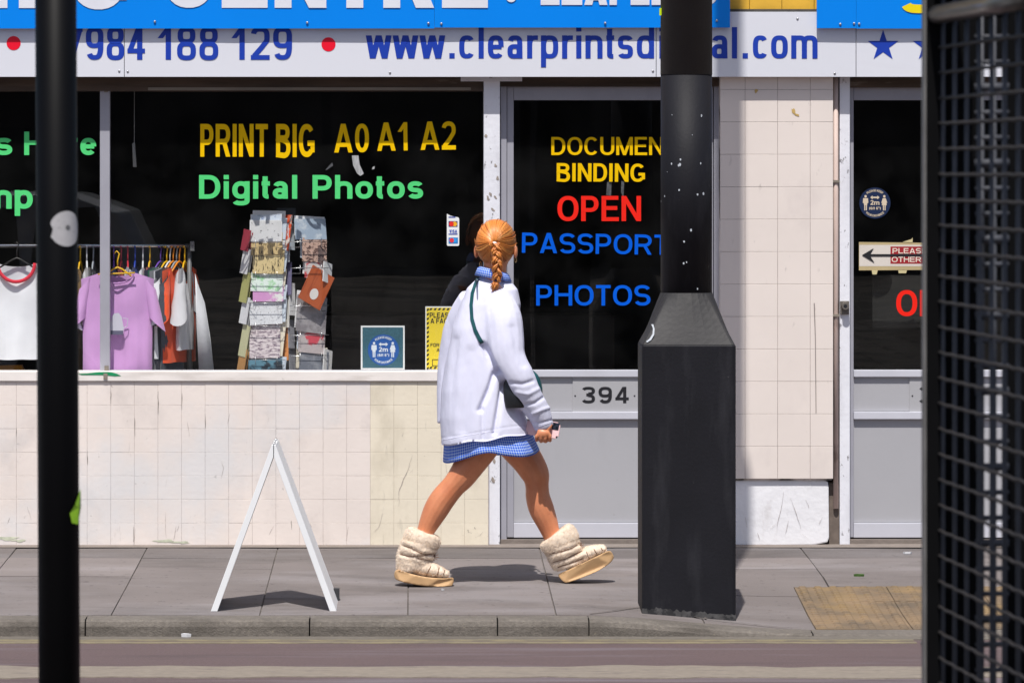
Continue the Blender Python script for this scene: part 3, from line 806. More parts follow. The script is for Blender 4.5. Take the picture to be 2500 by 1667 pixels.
lettering('394', 1420, 1535, 944, 984, 0.1008, M_BLACKP, np_, thick=.2, n=2.6, gap=.16)
np2 = obj('number_plate', MB().box(X(2220, .11), X(2390, .11), 0.1015, .1075, Z(1007, .11), Z(920, .11)), M_PLATE, d2, bevel=.001)
lettering('3', 2243, 2280, 944, 984, 0.1008, M_BLACKP, np2, thick=.2, n=2.6)
rv = MB()
for a in (1404, 1549): rv.disc((X(a, .11), 0.1005, Z(966, .11)), .004, 10)
obj('rivet', rv, M_BLACKP, np_)
rv = MB().disc((X(2227, .11), 0.1005, Z(966, .11)), .004, 10)
obj('rivet', rv, M_BLACKP, np2)

# pipe and lock beside the right door
pipe = obj('conduit_pipe', MB().tube([(X(2042), .03, Z(1242)), (X(2042), .03, Z(600)), (X(2041.5), .03, Z(180))], .0125, 12), mat('worn_pink_pipe', ac(196, 176, 168), .6, .12, 12, .2, 40, stretch=(1, 1, .3), stains=((ac(170, 110, 84), 7, .58, .68, .7, (1, 1, .4)), (ac(120, 100, 90), 14, .6, .7, .6, (1, 1, .4)))), None, smooth=True,
           label='worn pinkish pipe running down beside the tiled pier', cat='pipe')
obj('pipe_clip', MB().box(X(2034), X(2050), .012, .035, Z(446), Z(440)).box(X(2034), X(2050), .012, .035, Z(773), Z(767)), M_RAIL, pipe)
lk = obj('bolt_lock', MB().tube([(X(2064), .03, Z(747)), (X(2064), .018, Z(747)), (X(2064), -.014, Z(747))], [.02, .019, .017], 14), mat('old_steel', (.2, .18, .16), .5, .2, metal=.6), None, smooth=False,
         label='round steel lock barrel on the slim white post', cat='lock')
obj('lock_plate', MB().box(X(2052), X(2074), .018, .0295, Z(768), Z(735)), MATS['old_steel'], lk, bevel=.003)
obj('keyhole', MB().disc((X(2064, -.015), -.0145, Z(747.5, -.015)), .009, 12), M_BLACKP, lk)

# ================================================================== upper wall and sign boards
obj('upper_wall', MB().box(X(-1500), X(4200), .06, .4, Z(130), 7.0), mat('upper_brick', (.3, .22, .1), .8, .2, 12), shop)
ylw = empty('yellow_brick_band', parent=shop, label='band of yellow glazed bricks above the white sign')
for i in range(4):
    for j in range(3):
        put_tile(1752 + 79 * i, 1752 + 79 * (i + 1), 24 - 79 * (j + 1), 24 - 79 * j, .03, M_YELTILE, ylw, key='y', gap=.001)
obj('lead_flashing', MB().box(X(1740), X(2010), .0, .06, Z(29.5), Z(23)), mat('dark_lead', (.06, .055, .05), .7, .3, 20), shop)
obj('side_wall', MB().box(X(-900), X(-421), .0, .4, -.05, Z(130)), M_TILE, shop)

wsign = empty('white_sign', 'long white sign panel with blue phone number and web address above the windows', 'sign')
YW = -.06
def panel(px0, px1, py0, py1, y0, y1, m, par, bend=.004, seed=0, name='panel', g=.8, lab=None):
    n = 24; mb = MB(); fr = []; bk = []
    for i in range(n + 1):
        p = px0 + g + (px1 - px0 - 2 * g) * i / n
        y = y0 + bend * noise.noise(Vector((p * .006, seed, 0)))
        fr += [(X(p, y0), y, Z(py1, y0)), (X(p, y0), y, Z(py0, y0))]
        bk += [(X(p, y0), y1, Z(py1, y0)), (X(p, y0), y1, Z(py0, y0))]
    k = len(fr); fs = []
    for i in range(n):
        a = 2 * i
        fs += [(a, a + 2, a + 3, a + 1), (k + a, k + a + 1, k + a + 3, k + a + 2), (a, k + a, k + a + 2, a + 2), (a + 1, a + 3, k + a + 3, k + a + 1)]
    fs += [(0, 1, k + 1, k), (2 * n, k + 2 * n, k + 2 * n + 1, 2 * n + 1)]
    mb.add(fr + bk, fs)
    return obj(name, mb, m, par, label=lab)
for a, b in ((-600, 303.5), (303.5, 1602), (1602, 2090), (2090, 3000)):
    panel(a, b, 29.5, 188, YW, YW + .05, M_WHITE_SIGN, wsign, bend=0.0, seed=a)
YWL = YW - .0015
def fl(s, a, b, t_=67, bt=143.5, m=M_NAVY, par=wsign, thick=.165, n=3.0, **k): return lettering(s, a, b, t_, bt, YWL, m, par, thick=thick, n=n, sheet=.0002, **k)
fl('07984', 108, 354, 67, 146.5); fl('188', 386, 533, 67, 146.5); fl('129', 566, 713, 67, 146.5)
fl('www', 893, 1087, gap=.04, thick=.17); fl('.', 1092, 1115, thick=.17); fl('clearprintsd', 1121, 1597, gap=.15); fl('igit', 1608, 1728); fl('al', 1738, 1801); fl('.', 1808, 1831, thick=.17); fl('com', 1838, 1996, gap=.14)
dots = MB()
obj('red_dot', MB().disc((X(33.3, YW), YWL, Z(106, YW)), 17.2 / S(YW), 28), M_RED, wsign, fix=False)
obj('red_dot', MB().disc((X(802, YW), YWL, Z(109, YW)), 17.2 / S(YW), 28), M_RED, wsign, fix=False)
for cpx in (2156, 2266, 2376):
    pts = []
    for k in range(10):
        r = (39.5 if k % 2 == 0 else 15.2) / S(YW)
        a = math.pi / 2 + math.pi * k / 5
        pts.append((X(cpx, YW) + r * math.cos(a), Z(113, YW) + r * math.sin(a)))
    c = (X(cpx, YW), Z(113, YW)); mb = MB()
    mb.add([(c[0], YWL, c[1])] + [(p[0], YWL, p[1]) for p in pts], [(0, 1 + k, 1 + (k + 1) % 10) for k in range(10)])
    obj('star', mb, M_NAVY, wsign, fix=False)
def screws(lst, Y, par):
    for (a, b) in lst:
        mb = MB(); c = Vector((X(a, Y), Y, Z(b, Y))); r = .0062
        rings = [[(c.x + rr * math.cos(k * math.pi / 5), Y - yy, c.z + rr * math.sin(k * math.pi / 5)) for k in range(10)] for rr, yy in ((r, 0), (r * .85, .003), (r * .4, .0045))]
        mb.loft(rings)
        obj('screw', mb, M_SCREW, par, smooth=True)
screws([(291, 174), (312, 175), (952, 178), (1594, 174), (1947, 46.5), (2038, 179.5)], YW, wsign)

bsign = empty('blue_sign', 'bright blue sign board with large white lettering above the phone number', 'sign')
YB = -.094
for a, b, bo in ((-600, 1060.5, 70.3), (1060.5, 1782.5, 68)):
    panel(a, b, -230, bo, YB, YB + .02, M_BLUE_SIGN, bsign, bend=.003, seed=a + 3, g=.3)
YBL = YB - .0032
def bl(s, a, b, t_, bt, m=M_WHITEV, par=bsign, **k): return lettering(s, a, b, t_, bt, YBL, m, par, **k)
bl('I', -25, 18, -140, 20.5, thick=.27)
bl('N', 46, 164, -140, 20.5, thick=.255, asp=.8)
bl('G', 172, 309, -142, 24, thick=.25, asp=.8)
bl('CENTRE', 398, 1191, -142, 20, thick=.255, asp=.8)
bl('*', 1234, 1262, -28, 11)
bl('LEAFLETS', 1320, 1750, -56, 13, thick=.26, gap=.08, asp=.8)
screws([(378, 53.5), (750, 56), (1046, 57.5), (1077.5, 58.5), (1477.5, 57), (1750, 51)], YB - .004, bsign)
bsign2 = empty('blue_sign', 'blue sign board with yellow lettering at the top right beside the yellow bricks', 'sign')
for a, b, bo in ((1994, 2090.3, 69.5), (2090.3, 3000, 70.5)):
    panel(a, b, -230, bo, YB, YB + .02, M_BLUE_SIGN, bsign2, bend=.003, seed=a + 9, g=.3)
bl('S', 2199, 2310, -90, 33, M_YELS, bsign2, thick=.2, n=4, asp=.85)
screws([(2051.5, 59.5), (2085, 58), (2097.5, 59)], YB - .003, bsign2)

# opposite row of houses, on the shaded side behind the viewer (mirrored in the glass)
opp = empty('opposite_terrace', 'brick terrace across the street mirrored darkly in the shop glass', 'building')
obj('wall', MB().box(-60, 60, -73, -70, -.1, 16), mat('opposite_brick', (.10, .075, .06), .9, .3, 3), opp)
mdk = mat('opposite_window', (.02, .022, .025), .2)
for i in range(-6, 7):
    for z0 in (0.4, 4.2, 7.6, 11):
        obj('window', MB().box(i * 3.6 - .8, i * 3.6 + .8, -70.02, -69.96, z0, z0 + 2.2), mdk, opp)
# ================================================================== street furniture
M_POST = mat('black_post_paint', (0.0105, 0.0105, 0.0145), 0.62, 0.15, 5, 0.2, 70, spec=0.22, stains=((ac(76, 76, 82, .7), 5, 0.52, 0.76, 0.36, (2.2, 1, .4)), (ac(150, 148, 148, .7), 40, 0.72, 0.78, 0.5, Z0)))
M_POST2 = mat('dusty_post_top', (0.022, 0.021, 0.023), 0.65, 0.2, 6, 0.3, 60, stains=((ac(92, 90, 88, .6), 5, 0.48, 0.7, 0.4, Z0),))
PXC, PT, PW = 1682.0, 2.52, .195
pf = -(PT + PW)                                   # front face of the base box
pcx = X(PXC, pf)
lamp = empty('lamp_post', 'thick black lamp post on a square steel base box at the kerb', 'lamp post', loc=(pcx, -PT, 0))
zs, zt = Z(842, pf), Z(716, pf + .1)
b = MB()
def sq(w, z, ch=.014):
    p = []
    for sx, sy in ((1, -1), (1, 1), (-1, 1), (-1, -1)):
        for k in range(3):
            a = {(1, -1): -90, (1, 1): 0, (-1, 1): 90, (-1, -1): 180}[(sx, sy)] + 45 * k
            p.append((sx * (w - ch) + ch * math.cos(R(a)), sy * (w - ch) + ch * math.sin(R(a)), z))
    return p
b.loft([sq(PW, -.35), sq(PW, zs - .006), sq(PW - .003, zs)])
obj('base_box', b, M_POST, lamp)
prad = .1075
def circ(r, z, n=12):
    o = []
    for p in sq(1, z, .0001):
        a = math.atan2(p[1], p[0]); o.append((r * math.cos(a), r * math.sin(a), z))
    return o
rings = []
for k in range(9):
    u = k / 8
    a0 = sq(PW - .0035, 0, .014); a_ = []
    for i in range(12):
        a_.append(a0[i])
        if i % 3 == 2:
            nx_ = a0[(i + 1) % 12]
            a_ += [tuple(a0[i][c] + (nx_[c] - a0[i][c]) * q / 7 for c in range(3)) for q in range(1, 7)]
    ring = []
    for i, p in enumerate(a_):
        a = R(-90 + 360 * (i + .0) / 12 - 45 + 0) if False else math.atan2(p[1], p[0])
        r1 = math.hypot(p[0], p[1])
        r2 = prad + .0012
        rr = r1 + (r2 - r1) * u
        ring.append((rr * math.cos(a), rr * math.sin(a), zs + .001 + (zt - zs) * u))
    rings.append(ring)
obj('shoulder', MB().loft(rings), M_POST2, lamp)
def cyl(r0, r1, z0, z1, n=40, m=2):
    return [[(r * math.cos(2 * math.pi * k / n), r * math.sin(2 * math.pi * k / n), z) for k in range(n)] for r, z in ((r0, z0), (r1, z1))]
zb = Z(181, pf + .1)
obj('lower_pole', MB().loft(cyl(prad, prad, zt - .01, zb)), M_POST, lamp, smooth=False).data.polygons.foreach_set('use_smooth', [True] * 42)
up = MB().loft(cyl(prad + .0012, prad - .004, zb - .002, 5.2)).loft(cyl(.075, .06, 5.2, 8.5))
obj('upper_pole', up, mat('black_post_paint_upper', (0.026, 0.025, 0.027), 0.6, 0.15, 5, 0.3, 40, stains=((ac(60, 56, 54, .7), 3, .5, .66, .5, Z0),)), lamp, smooth=True)
def on_pole(px, py, dr=.0012, Y=None, rad=prad):
    x = X(px, -PT - .1) - pcx
    x = max(-rad * .995, min(rad * .995, x))
    return Vector((x, -math.sqrt((rad + dr) ** 2 - x * x), Z(py, -PT - .1)))
sp = MB()
for (px, py, r) in ((1641, 281, 2), (1713, 283, 5), (1640, 400, 4.5), (1660, 402, 6), (1657, 404, 5), (1711, 399, 4), (1658, 464, 4), (1624, 479, 4), (1703, 475, 4.5), (1718, 473, 5.5), (1687, 562, 5), (1670, 590, 4), (1703, 705, 4), (1612, 492, 4), (1669, 643, 4), (1676, 640, 3), (1661, 390, 4), (1690, 330, 1.6), (1630, 420, 1.6)):
    r_ = r * .68 / S(-PT)
    c = on_pole(px, py)
    nrm = Vector((c.x, c.y, 0)).normalized(); tx = Vector((-nrm.y, nrm.x, 0))
    sd = random.uniform(0, 50)
    sp.add([c + tx * (r_ * .72 * math.cos(a) * (1 + .5 * noise.noise(Vector((math.cos(a) * 1.5 + sd, math.sin(a) * 1.5, sd))))) + Vector((0, 0, r_ * math.sin(a) * (1 + .5 * noise.noise(Vector((math.sin(a) * 1.5, sd, math.cos(a))))))) for a in [2 * math.pi * k / 10 for k in range(10)]], [tuple(range(10))])
obj('paint_spots', sp, flat('white_paint_spot', ac(180, 186, 194), .6), lamp, kind='stuff')
pts = [(1576, 832), (1584, 826), (1592, 814), (1593, 800), (1589, 791), (1594, 791), (1597, 802), (1596, 816), (1588, 829), (1578, 835)]
sc_ = MB()
for a, b_ in zip(range(0, 5), range(9, 4, -1)): pass
zz = lambda py: Z(py, pf + .05)
def on_shoulder(px, py):
    z = Z(py, pf + .06); u = max(0, min(1, (z - zs) / (zt - zs)))
    y = -(PW - .0035) + ((PW - .0035) - (prad + .006)) * u
    return (X(px, pf + .06) - pcx, y - .004, z)
sc_.add([on_shoulder(*p) for p in pts], [tuple(range(len(pts)))])
obj('paint_scrape', sc_, MATS['white_paint_spot'], lamp, label='white paint scrape on the left of the shoulder')
tg = on_pole(1612, 28)
obj('reflective_tag', MB().box(tg.x - .007, tg.x + .007, tg.y - .004, tg.y + .012, tg.z - .015, tg.z + .015), flat('lime_tag', ac(190, 220, 10), .4), lamp)
gb = MB()
rr_ = []
for i in range(61):
    x = -PW + 2 * PW * i / 60
    h = .024 + .006 * noise.noise(Vector((x * 14, 3, 0))) + .012 * noise.noise(Vector((x * 70, 3, 0)))
    g = zp(pcx + x, PT + PW)
    rr_.append(((x, -PW - .0012, g - .02), (x, -PW - .0012, g + h)))
gb.add([p for q in rr_ for p in q], [(2 * i, 2 * i + 2, 2 * i + 3, 2 * i + 1) for i in range(60)])
obj('worn_base_edge', gb, mat('worn_grey_edge', ac(92, 91, 92, .6), .8, .3, 40, stains=((ac(40, 40, 44, .6), 26, .48, .56, .9, Z0),)), lamp, label='paint worn to grey along the foot of the box')

# A-board, seen edge-on
M_ABOARD = mat('white_a_board', ac(226, 228, 240), 0.45, 0.02, 3, spec=.4, stains=((ac(180, 182, 192), 6, .6, .78, .4, (1, 1, .5)),))
tA, tB = 2.74, 2.30
sA = S(-tA)
gx = X(668, -tA); gz = zp(gx, tA)
hz_ = Z(1086, -tA) - gz; sp_ = (X(822, -tA) - X(515, -tA)) / 2
ab = empty('a_board', 'folding white A-board pavement sign standing edge-on near the kerb', 'pavement sign', loc=(gx, -tA, gz))
thk = .026
for sgn in (-1, 1):
    dz0, dz1 = 0.0, zp(gx, tB) - gz
    top = (0.004 * sgn, hz_)
    pts = [(sgn * sp_, 0), (sgn * (sp_ - thk * 1.05), 0), (sgn * .0015, hz_ - .05), (sgn * .0015, hz_), (sgn * .008, hz_)]
    n = len(pts)
    vs = [(x, 0, z + (dz0 if z == 0 else 0)) for x, z in pts] + [(x, tA - tB, z + (dz1 if z == 0 else 0)) for x, z in pts]
    fs = [tuple(range(n)), tuple(range(2 * n - 1, n - 1, -1))] + [(k, n + k, n + (k + 1) % n, (k + 1) % n) for k in range(n)]
    obj('board', MB().add(vs, fs), M_ABOARD, ab, bevel=.0015, label='left leaf of the A-board' if sgn < 0 else 'right leaf of the A-board')
obj('hinge', MB().tube([(0, .05, hz_ + .002), (0, .1, hz_ + .002)], .006, 8), M_SCREW, ab, smooth=True)
obj('hinge', MB().tube([(0, tA - tB - .1, hz_ + .002), (0, tA - tB - .05, hz_ + .002)], .006, 8), M_SCREW, ab, smooth=True)
obj('corner_protector', MB().box(sp_ - .03, sp_ + .006, tA - tB - .06, tA - tB + .004, zp(gx, tB) - gz, zp(gx, tB) - gz + .05), flat('dark_rubber', (.03, .03, .035), .6), ab)

# near black sign pole (left foreground)
Yp = 9.2 - D
spx = X(139, Yp)
pr_ = .0385
pole = empty('sign_pole', 'out-of-focus black pole in the left foreground with a round white sticker', 'pole', loc=(spx, Yp, -.08))
M_POLE = mat('near_black_paint', (0.0022, 0.0022, 0.003), 0.5, 0.1, spec=.12)
obj('post', MB().loft([[(pr_ * math.cos(2 * math.pi * k / 32) + dx, pr_ * math.sin(2 * math.pi * k / 32), z) for k in range(32)] for z, dx in ((0, .009), (2.9, -.006))]), M_POLE, pole, smooth=True)
ft = obj('post_foot', MB().loft(cyl(.07, .06, 0, .03, 24)), M_POLE, pole)
stk = MB(); cz = Z(558, Yp) + .08; R_ = 43 / S(Yp)
phi0 = R(-58)
def onp(u, v, dr=.0008):
    a = phi0 + u / pr_
    return ((pr_ + dr) * math.cos(a) + .009 - .015 * (cz + v) / 2.9, (pr_ + dr) * math.sin(a), cz + v)
rim = []
for k in range(40):
    a = 2 * math.pi * k / 40
    r = R_ * (1 + .02 * noise.noise(Vector((math.cos(a) * 3, math.sin(a) * 3, 0))))
    d_ = abs((math.degrees(a) - 184 + 180) % 360 - 180)
    if d_ < 26: r *= .72 + .28 * (d_ / 26) ** .7 + .12 * noise.noise(Vector((a * 9, 2, 2)))
    rim.append((r * math.cos(a), r * math.sin(a)))
vs = [onp(0, 0)]
for f_ in (.25, .5, .75, 1): vs += [onp(u * f_, v * f_) for u, v in rim]
fs = [(0, 1 + k, 1 + (k + 1) % 40) for k in range(40)]
for q in range(3): fs += [(1 + q * 40 + k, 41 + q * 40 + k, 41 + q * 40 + (k + 1) % 40, 1 + q * 40 + (k + 1) % 40) for k in range(40)]
stk.add(vs, fs)
obj('sticker', stk, mat('torn_white_sticker', ac(196, 194, 198, .8), .6, .05, 60, stains=((ac(150, 148, 152, .8), 90, .6, .7, .6, Z0),)), pole, label='torn round white sticker')
obj('sticker_mark', MB().add([onp(.002 + .005 * math.cos(k * .785), .002 + .005 * math.sin(k * .785), .0012) for k in range(8)], [tuple(range(8))]), flat('grey_mark', (.12, .12, .13), .7), pole)
zg = Z(1232, Yp) + .08
tp = MB(); a0 = R(-32)
tv = [(-.012, -.026), (.004, -.03), (.028, .0), (.03, .03), (.018, .036), (-.004, .008), (-.016, -.008)]
phi0 = a0
cz = zg - .005
tp.add([onp(sum(u for u, v in tv) / 7, sum(v for u, v in tv) / 7, .0035)] + [onp(u, v, .0035) for u, v in tv], [(0, 1 + k, 1 + (k + 1) % 7) for k in range(7)])
obj('tape_scrap', tp, flat('lime_tape', ac(150, 200, 40, .9), .5), pole, label='lime green scrap of tape low on the pole')

# ------------------------------------------------------------------ mesh cage (right foreground)
Yc = 8.0 - D
sc8 = S(Yc)
M_CAGE = mat('black_cage_steel', (0.002, 0.002, 0.0026), 0.7, 0.2, 20, spec=.1)
M_CAGEH = mat('rusty_cage_wire', (0.021, 0.017, 0.0165), 0.7, 0.35, 30, 0.4, 160)
M_CAGEV = mat('slate_cage_wire', (0.046, 0.049, 0.062), 0.6, 0.2, 30)
cg = empty('mesh_cage', 'tall black steel mesh cage in the right foreground', 'cage', loc=(X(2290, Yc), Yc, -.08))
dirv = Vector((.068, -.998, 0)).normalized()
zc0, zc1 = .1, 2.45
obj('corner_post', MB().box(-.0215, .002, -.03, .012, 0, zc1), M_CAGE, cg, bevel=.003, label='square front post of the cage')
obj('painted_edge_light', MB().box(-.0255, -.0216, -.028, .01, 0, zc1), mat('cage_edge_highlight', (.15, .145, .145), .5, .2, 20), cg)  # pale strip: light caught on the post's left chamfer, put into the colour
LEN = 1.0
far = dirv * LEN
obj('corner_post', MB().box(far.x, far.x + .03, far.y - .03, far.y, 0, zc1), M_CAGE, cg)
nh = int((zc1 - zc0) / .0408)
for k in range(nh):
    z = zc0 + k * .0408 + .012
    pts = []
    for i in range(22):
        p = dirv * (LEN * i / 21)
        wv = .001 * (1 if i % 2 else -1)
        pts.append((p.x + wv - .003, p.y, z + .0006 * (1 if i % 2 else -1)))
    obj('horizontal_wire', MB().tube(pts, .003, 6), M_CAGEH, cg, smooth=True)
for k in range(10):
    p = dirv * (.03 + .106 * k)
    obj('vertical_wire', MB().tube([(p.x + .003, p.y, zc0), (p.x + .003, p.y, zc1)], .0036, 8), M_CAGEV, cg, smooth=True)
# rear end of the cage: solid plates with a meshed gap between them
def cx8(px): return X(px, Yc) - cg.location.x
obj('rear_plate', MB().box(cx8(2294), cx8(2386), .002, .006, 0, zc1), M_CAGE, cg, label='solid plate left of the meshed gap')
obj('rear_plate', MB().box(cx8(2386) + .0005, cx8(2458) - .0005, .002, .006, Z(148, Yc) + .08, zc1), M_CAGE, cg, label='small plate closing the top of the meshed gap')
obj('rear_plate', MB().box(cx8(2458), cx8(3100), .002, .006, 0, zc1), M_CAGE, cg, label='solid plate right of the meshed gap')
for px in (2398, 2428, 2452):
    obj('rear_wire', MB().tube([(cx8(px), .004, zc0), (cx8(px), .004, zc1)], .0038, 8), M_CAGEV, cg, smooth=True)
for k in range(nh):
    z = zc0 + k * .0408 + .03
    obj('rear_wire', MB().tube([(cx8(2380), .004, z), (cx8(2464), .004, z + .001)], .0044 if k % 3 else .007, 6), M_CAGEV, cg, smooth=True)
zt_ = Z(38, Yc) + .08
e0 = Vector((-.002, 0, zt_)); e1 = Vector((far.x, far.y, zt_))
obj('top_rail', MB().tube([e0 + Vector((-.004, -.015, -.0)), e1], .0155, 16), mat('worn_steel_rail', (.11, .1, .095), .3, .5, 12, stretch=(6, .4, 6), metal=.6), cg, smooth=True, label='worn grey steel tube along the top of the mesh')
obj('top_rail', MB().tube([e0 + Vector((0, -.015, .055)), e1 + Vector((0, 0, .055))], .012, 12), M_CAGE, cg, smooth=True)
obj('base_plate', MB().box(-.03, .6, -1.05, .02, 0, .02), M_CAGE, cg)

# ================================================================== things in the window
M_HANG = {n: flat('hanger_' + n, c, .4) for n, c in dict(yellow=ac(238, 180, 20), purple=ac(110, 70, 170), red=ac(190, 40, 60), blue=ac(30, 60, 160), white=ac(214, 214, 220), orange=ac(236, 140, 40), black=(.02, .02, .02), clear=ac(150, 156, 166)).items()}
YR = .375
zrail = Z(600, YR)
rail = empty('clothes_rail', 'chrome clothes rail carrying T-shirts behind the left window', 'clothes rail', loc=(X(300, YR), YR, Z(915) - .035))
rz = zrail - rail.location.z
obj('rail_tube', MB().tube([(X(-330, YR) - X(300, YR), 0, rz), (X(466, YR) - X(300, YR), 0, rz)], .0105, 12), mat('chrome', (.62, .63, .66), .16, .05, metal=.95), rail, smooth=True)
obj('rail_end', MB().box(X(464, YR) - X(300, YR), X(475, YR) - X(300, YR), -.018, .018, rz - .026, rz + .022), mat('grey_plastic', (.16, .16, .17), .5), rail, bevel=.004)
for px in (-300, 462): obj('rail_leg', MB().tube([(X(px, YR) - X(300, YR), .02, rz), (X(px, YR) - X(300, YR), .02, 0)], .011, 10), MATS['grey_plastic'], rail, smooth=True)

def shirt_mesh(w, h, sleeve=.19, sl=1.0, depth=.045, neck=.085, scoop=.085, seed=0, fold=.012, flare=0.0):
    """T-shirt hanging: origin at the neck, front towards -y, hem at -h"""
    mb = MB(); nu, nv = 26, 22
    rn = lambda x, y, z: noise.noise(Vector((x + seed, y, z + seed * 2)))
    def zt(u, front):
        a = abs(u) * w / 2
        if a < neck:
            return -(scoop if front else .02) * math.sqrt(max(0, 1 - (a / neck) ** 2)) - .002
        return -.004 - (a - neck) * .32
    for front in (True, False):
        vs = []
        for j in range(nv + 1):
            v = j / nv
            for i in range(nu + 1):
                u = -1 + 2 * i / nu
                top = zt(u, front)
                x = u * w / 2 * (1 - .05 * math.sin(v * 2.2) + flare * v)
                z = top + (-h - top) * v
                y = depth * math.sqrt(max(0, 1 - u * u)) * (.55 + .45 * v)
                fo = fold * v * (rn(x * 14, 0, z * 1.5) + .5 * rn(x * 30, 5, z * 3)) + fold * .6 * rn(x * 9, z * 7, 3)
                y = (-y if front else y) + fo * (1 - abs(u) ** 6)
                vs.append((x, y, z + .006 * rn(x * 11, 2, 9) * v))
        mb.add(vs, [(j * (nu + 1) + i, j * (nu + 1) + i + 1, (j + 1) * (nu + 1) + i + 1, (j + 1) * (nu + 1) + i) for j in range(nv) for i in range(nu)])
    for sg in (-1, 1):
        rings = []
        for k in range(7):
            q = k / 6
            cxs = sg * (w / 2 - .012 + (.063 * q) * sl - .03 * (1 - sl)); czs = -.10 - sleeve * q
            rings.append([(cxs + (.052 + .012 * q) * math.cos(a) * sl , (.022 + .02 * q) * math.sin(a) + .008 * rn(q * 4, a, 1), czs + .05 * (1 - q) * 1.0 - sg * math.cos(a) * .035 * sg * sg * (1 if sg > 0 else -1) * 0 + (-.035 * math.cos(a) * sg)) for a in [2 * math.pi * m_ / 14 for m_ in range(14)]])
        mb.loft(rings, cap=False)
    return mb

def hanger(par, w, m, front=True, z0=0.0, up=.085, th=.0045):
    mb = MB()
    pts = [(-w / 2, 0, -.075), (-.02, 0, z0 + .012), (0, 0, z0 + .02), (.02, 0, z0 + .012), (w / 2, 0, -.075)]
    mb.tube(pts, th, 6)
    mb.tube([(0, 0, z0 + .018), (0, 0, z0 + up * .6), (.008, 0, z0 + up), (-.004, 0, z0 + up + .012), (-.016, 0, z0 + up)], th * .8, 6)
    return obj('hanger', mb, m, par, smooth=True)

def shirt(px, py, Y, rotz, fab, hang, label, w=.44, h=.62, seed=0, grp=None, **k):
    """the neck of the shirt sits at the photo point; extras are added by the caller"""
    e = empty('hanging_shirt', label, 'shirt', grp, loc=(X(px, Y), Y, Z(py, Y)))
    e.rotation_euler = (0, 0, R(rotz))
    me = shirt_mesh(w, h, seed=seed, **k).mesh('fabric', True, fix=False)
    obj('fabric', me, fab, e)
    hanger(e, w * .8, hang)
    return e
def cloth(name, c, k=1.05): return mat(name, ac(*c, k), 0.9, 0.05, 9, 0.25, 220, sheen=.2)
M_LILAC = cloth('lilac_cotton', (200, 152, 208), 1.08)
lil = shirt(287, 663, .205, 0, M_LILAC, M_HANG['yellow'], 'lilac T-shirt with a kettle print hanging behind the mullion', w=.345, h=.56, seed=1, neck=.075, scoop=.05, fold=.024, sleeve=.15, sl=.62)
rb = MB().tube([(.078 * math.cos(a), -.046 + .012 * abs(math.cos(a)), -.003 + .052 * math.sin(a)) for a in [R(180 + 180 * q / 16) for q in range(17)]], .004, 6)
obj('neck_rib', rb, cloth('lilac_rib', (186, 136, 196)), lil, smooth=True)
obj('yellow_bar', MB().tube([(-.09, -.052, -.012), (.085, -.058, -.005)], .0038, 6), M_HANG['yellow'], lil, smooth=True)
def lp(px, py, Y=.205): return (X(px, Y) - X(287, Y), Z(py, Y) - Z(663, Y))
kt = MB().sheet([lp(*p) for p in ((275, 772), (281, 764), (292, 763), (299, 773), (304, 800), (303, 812), (272, 812), (270, 796))], -.062)
obj('kettle_print', kt, flat('pale_print', ac(200, 200, 214), .8), lil, label='pale kettle drawing on the chest')
kt2 = MB().sheet([lp(*p) for p in ((271, 806), (303, 806), (302, 816), (272, 816))], -.0625)
obj('kettle_print', kt2, flat('slate_print', ac(96, 96, 120), .8), lil)
kt3 = MB().tube([(lp(302, 776)[0], -.0625, lp(302, 776)[1]), (lp(314, 777)[0], -.0625, lp(314, 777)[1]), (lp(312, 795)[0], -.0625, lp(312, 795)[1]), (lp(304, 800)[0], -.0625, lp(304, 800)[1])], .0022, 5)
obj('kettle_print', kt3, MATS['pale_print'], lil)
wl_ = cloth('white_cotton', (226, 227, 234))
wh = shirt(41, 640, .205, 0, wl_, M_HANG['black'], 'white T-shirt with red neck trim at the far left of the window', w=.40, h=.46, seed=3, neck=.085, scoop=.085, fold=.014)
obj('neck_rib', MB().tube([(.088 * math.cos(a), -.046 + .012 * abs(math.cos(a)), -.004 + .088 * math.sin(a)) for a in [R(180 + 180 * q / 18) for q in range(19)]], .0085, 8), cloth('red_rib', (214, 40, 62)), wh, smooth=True)
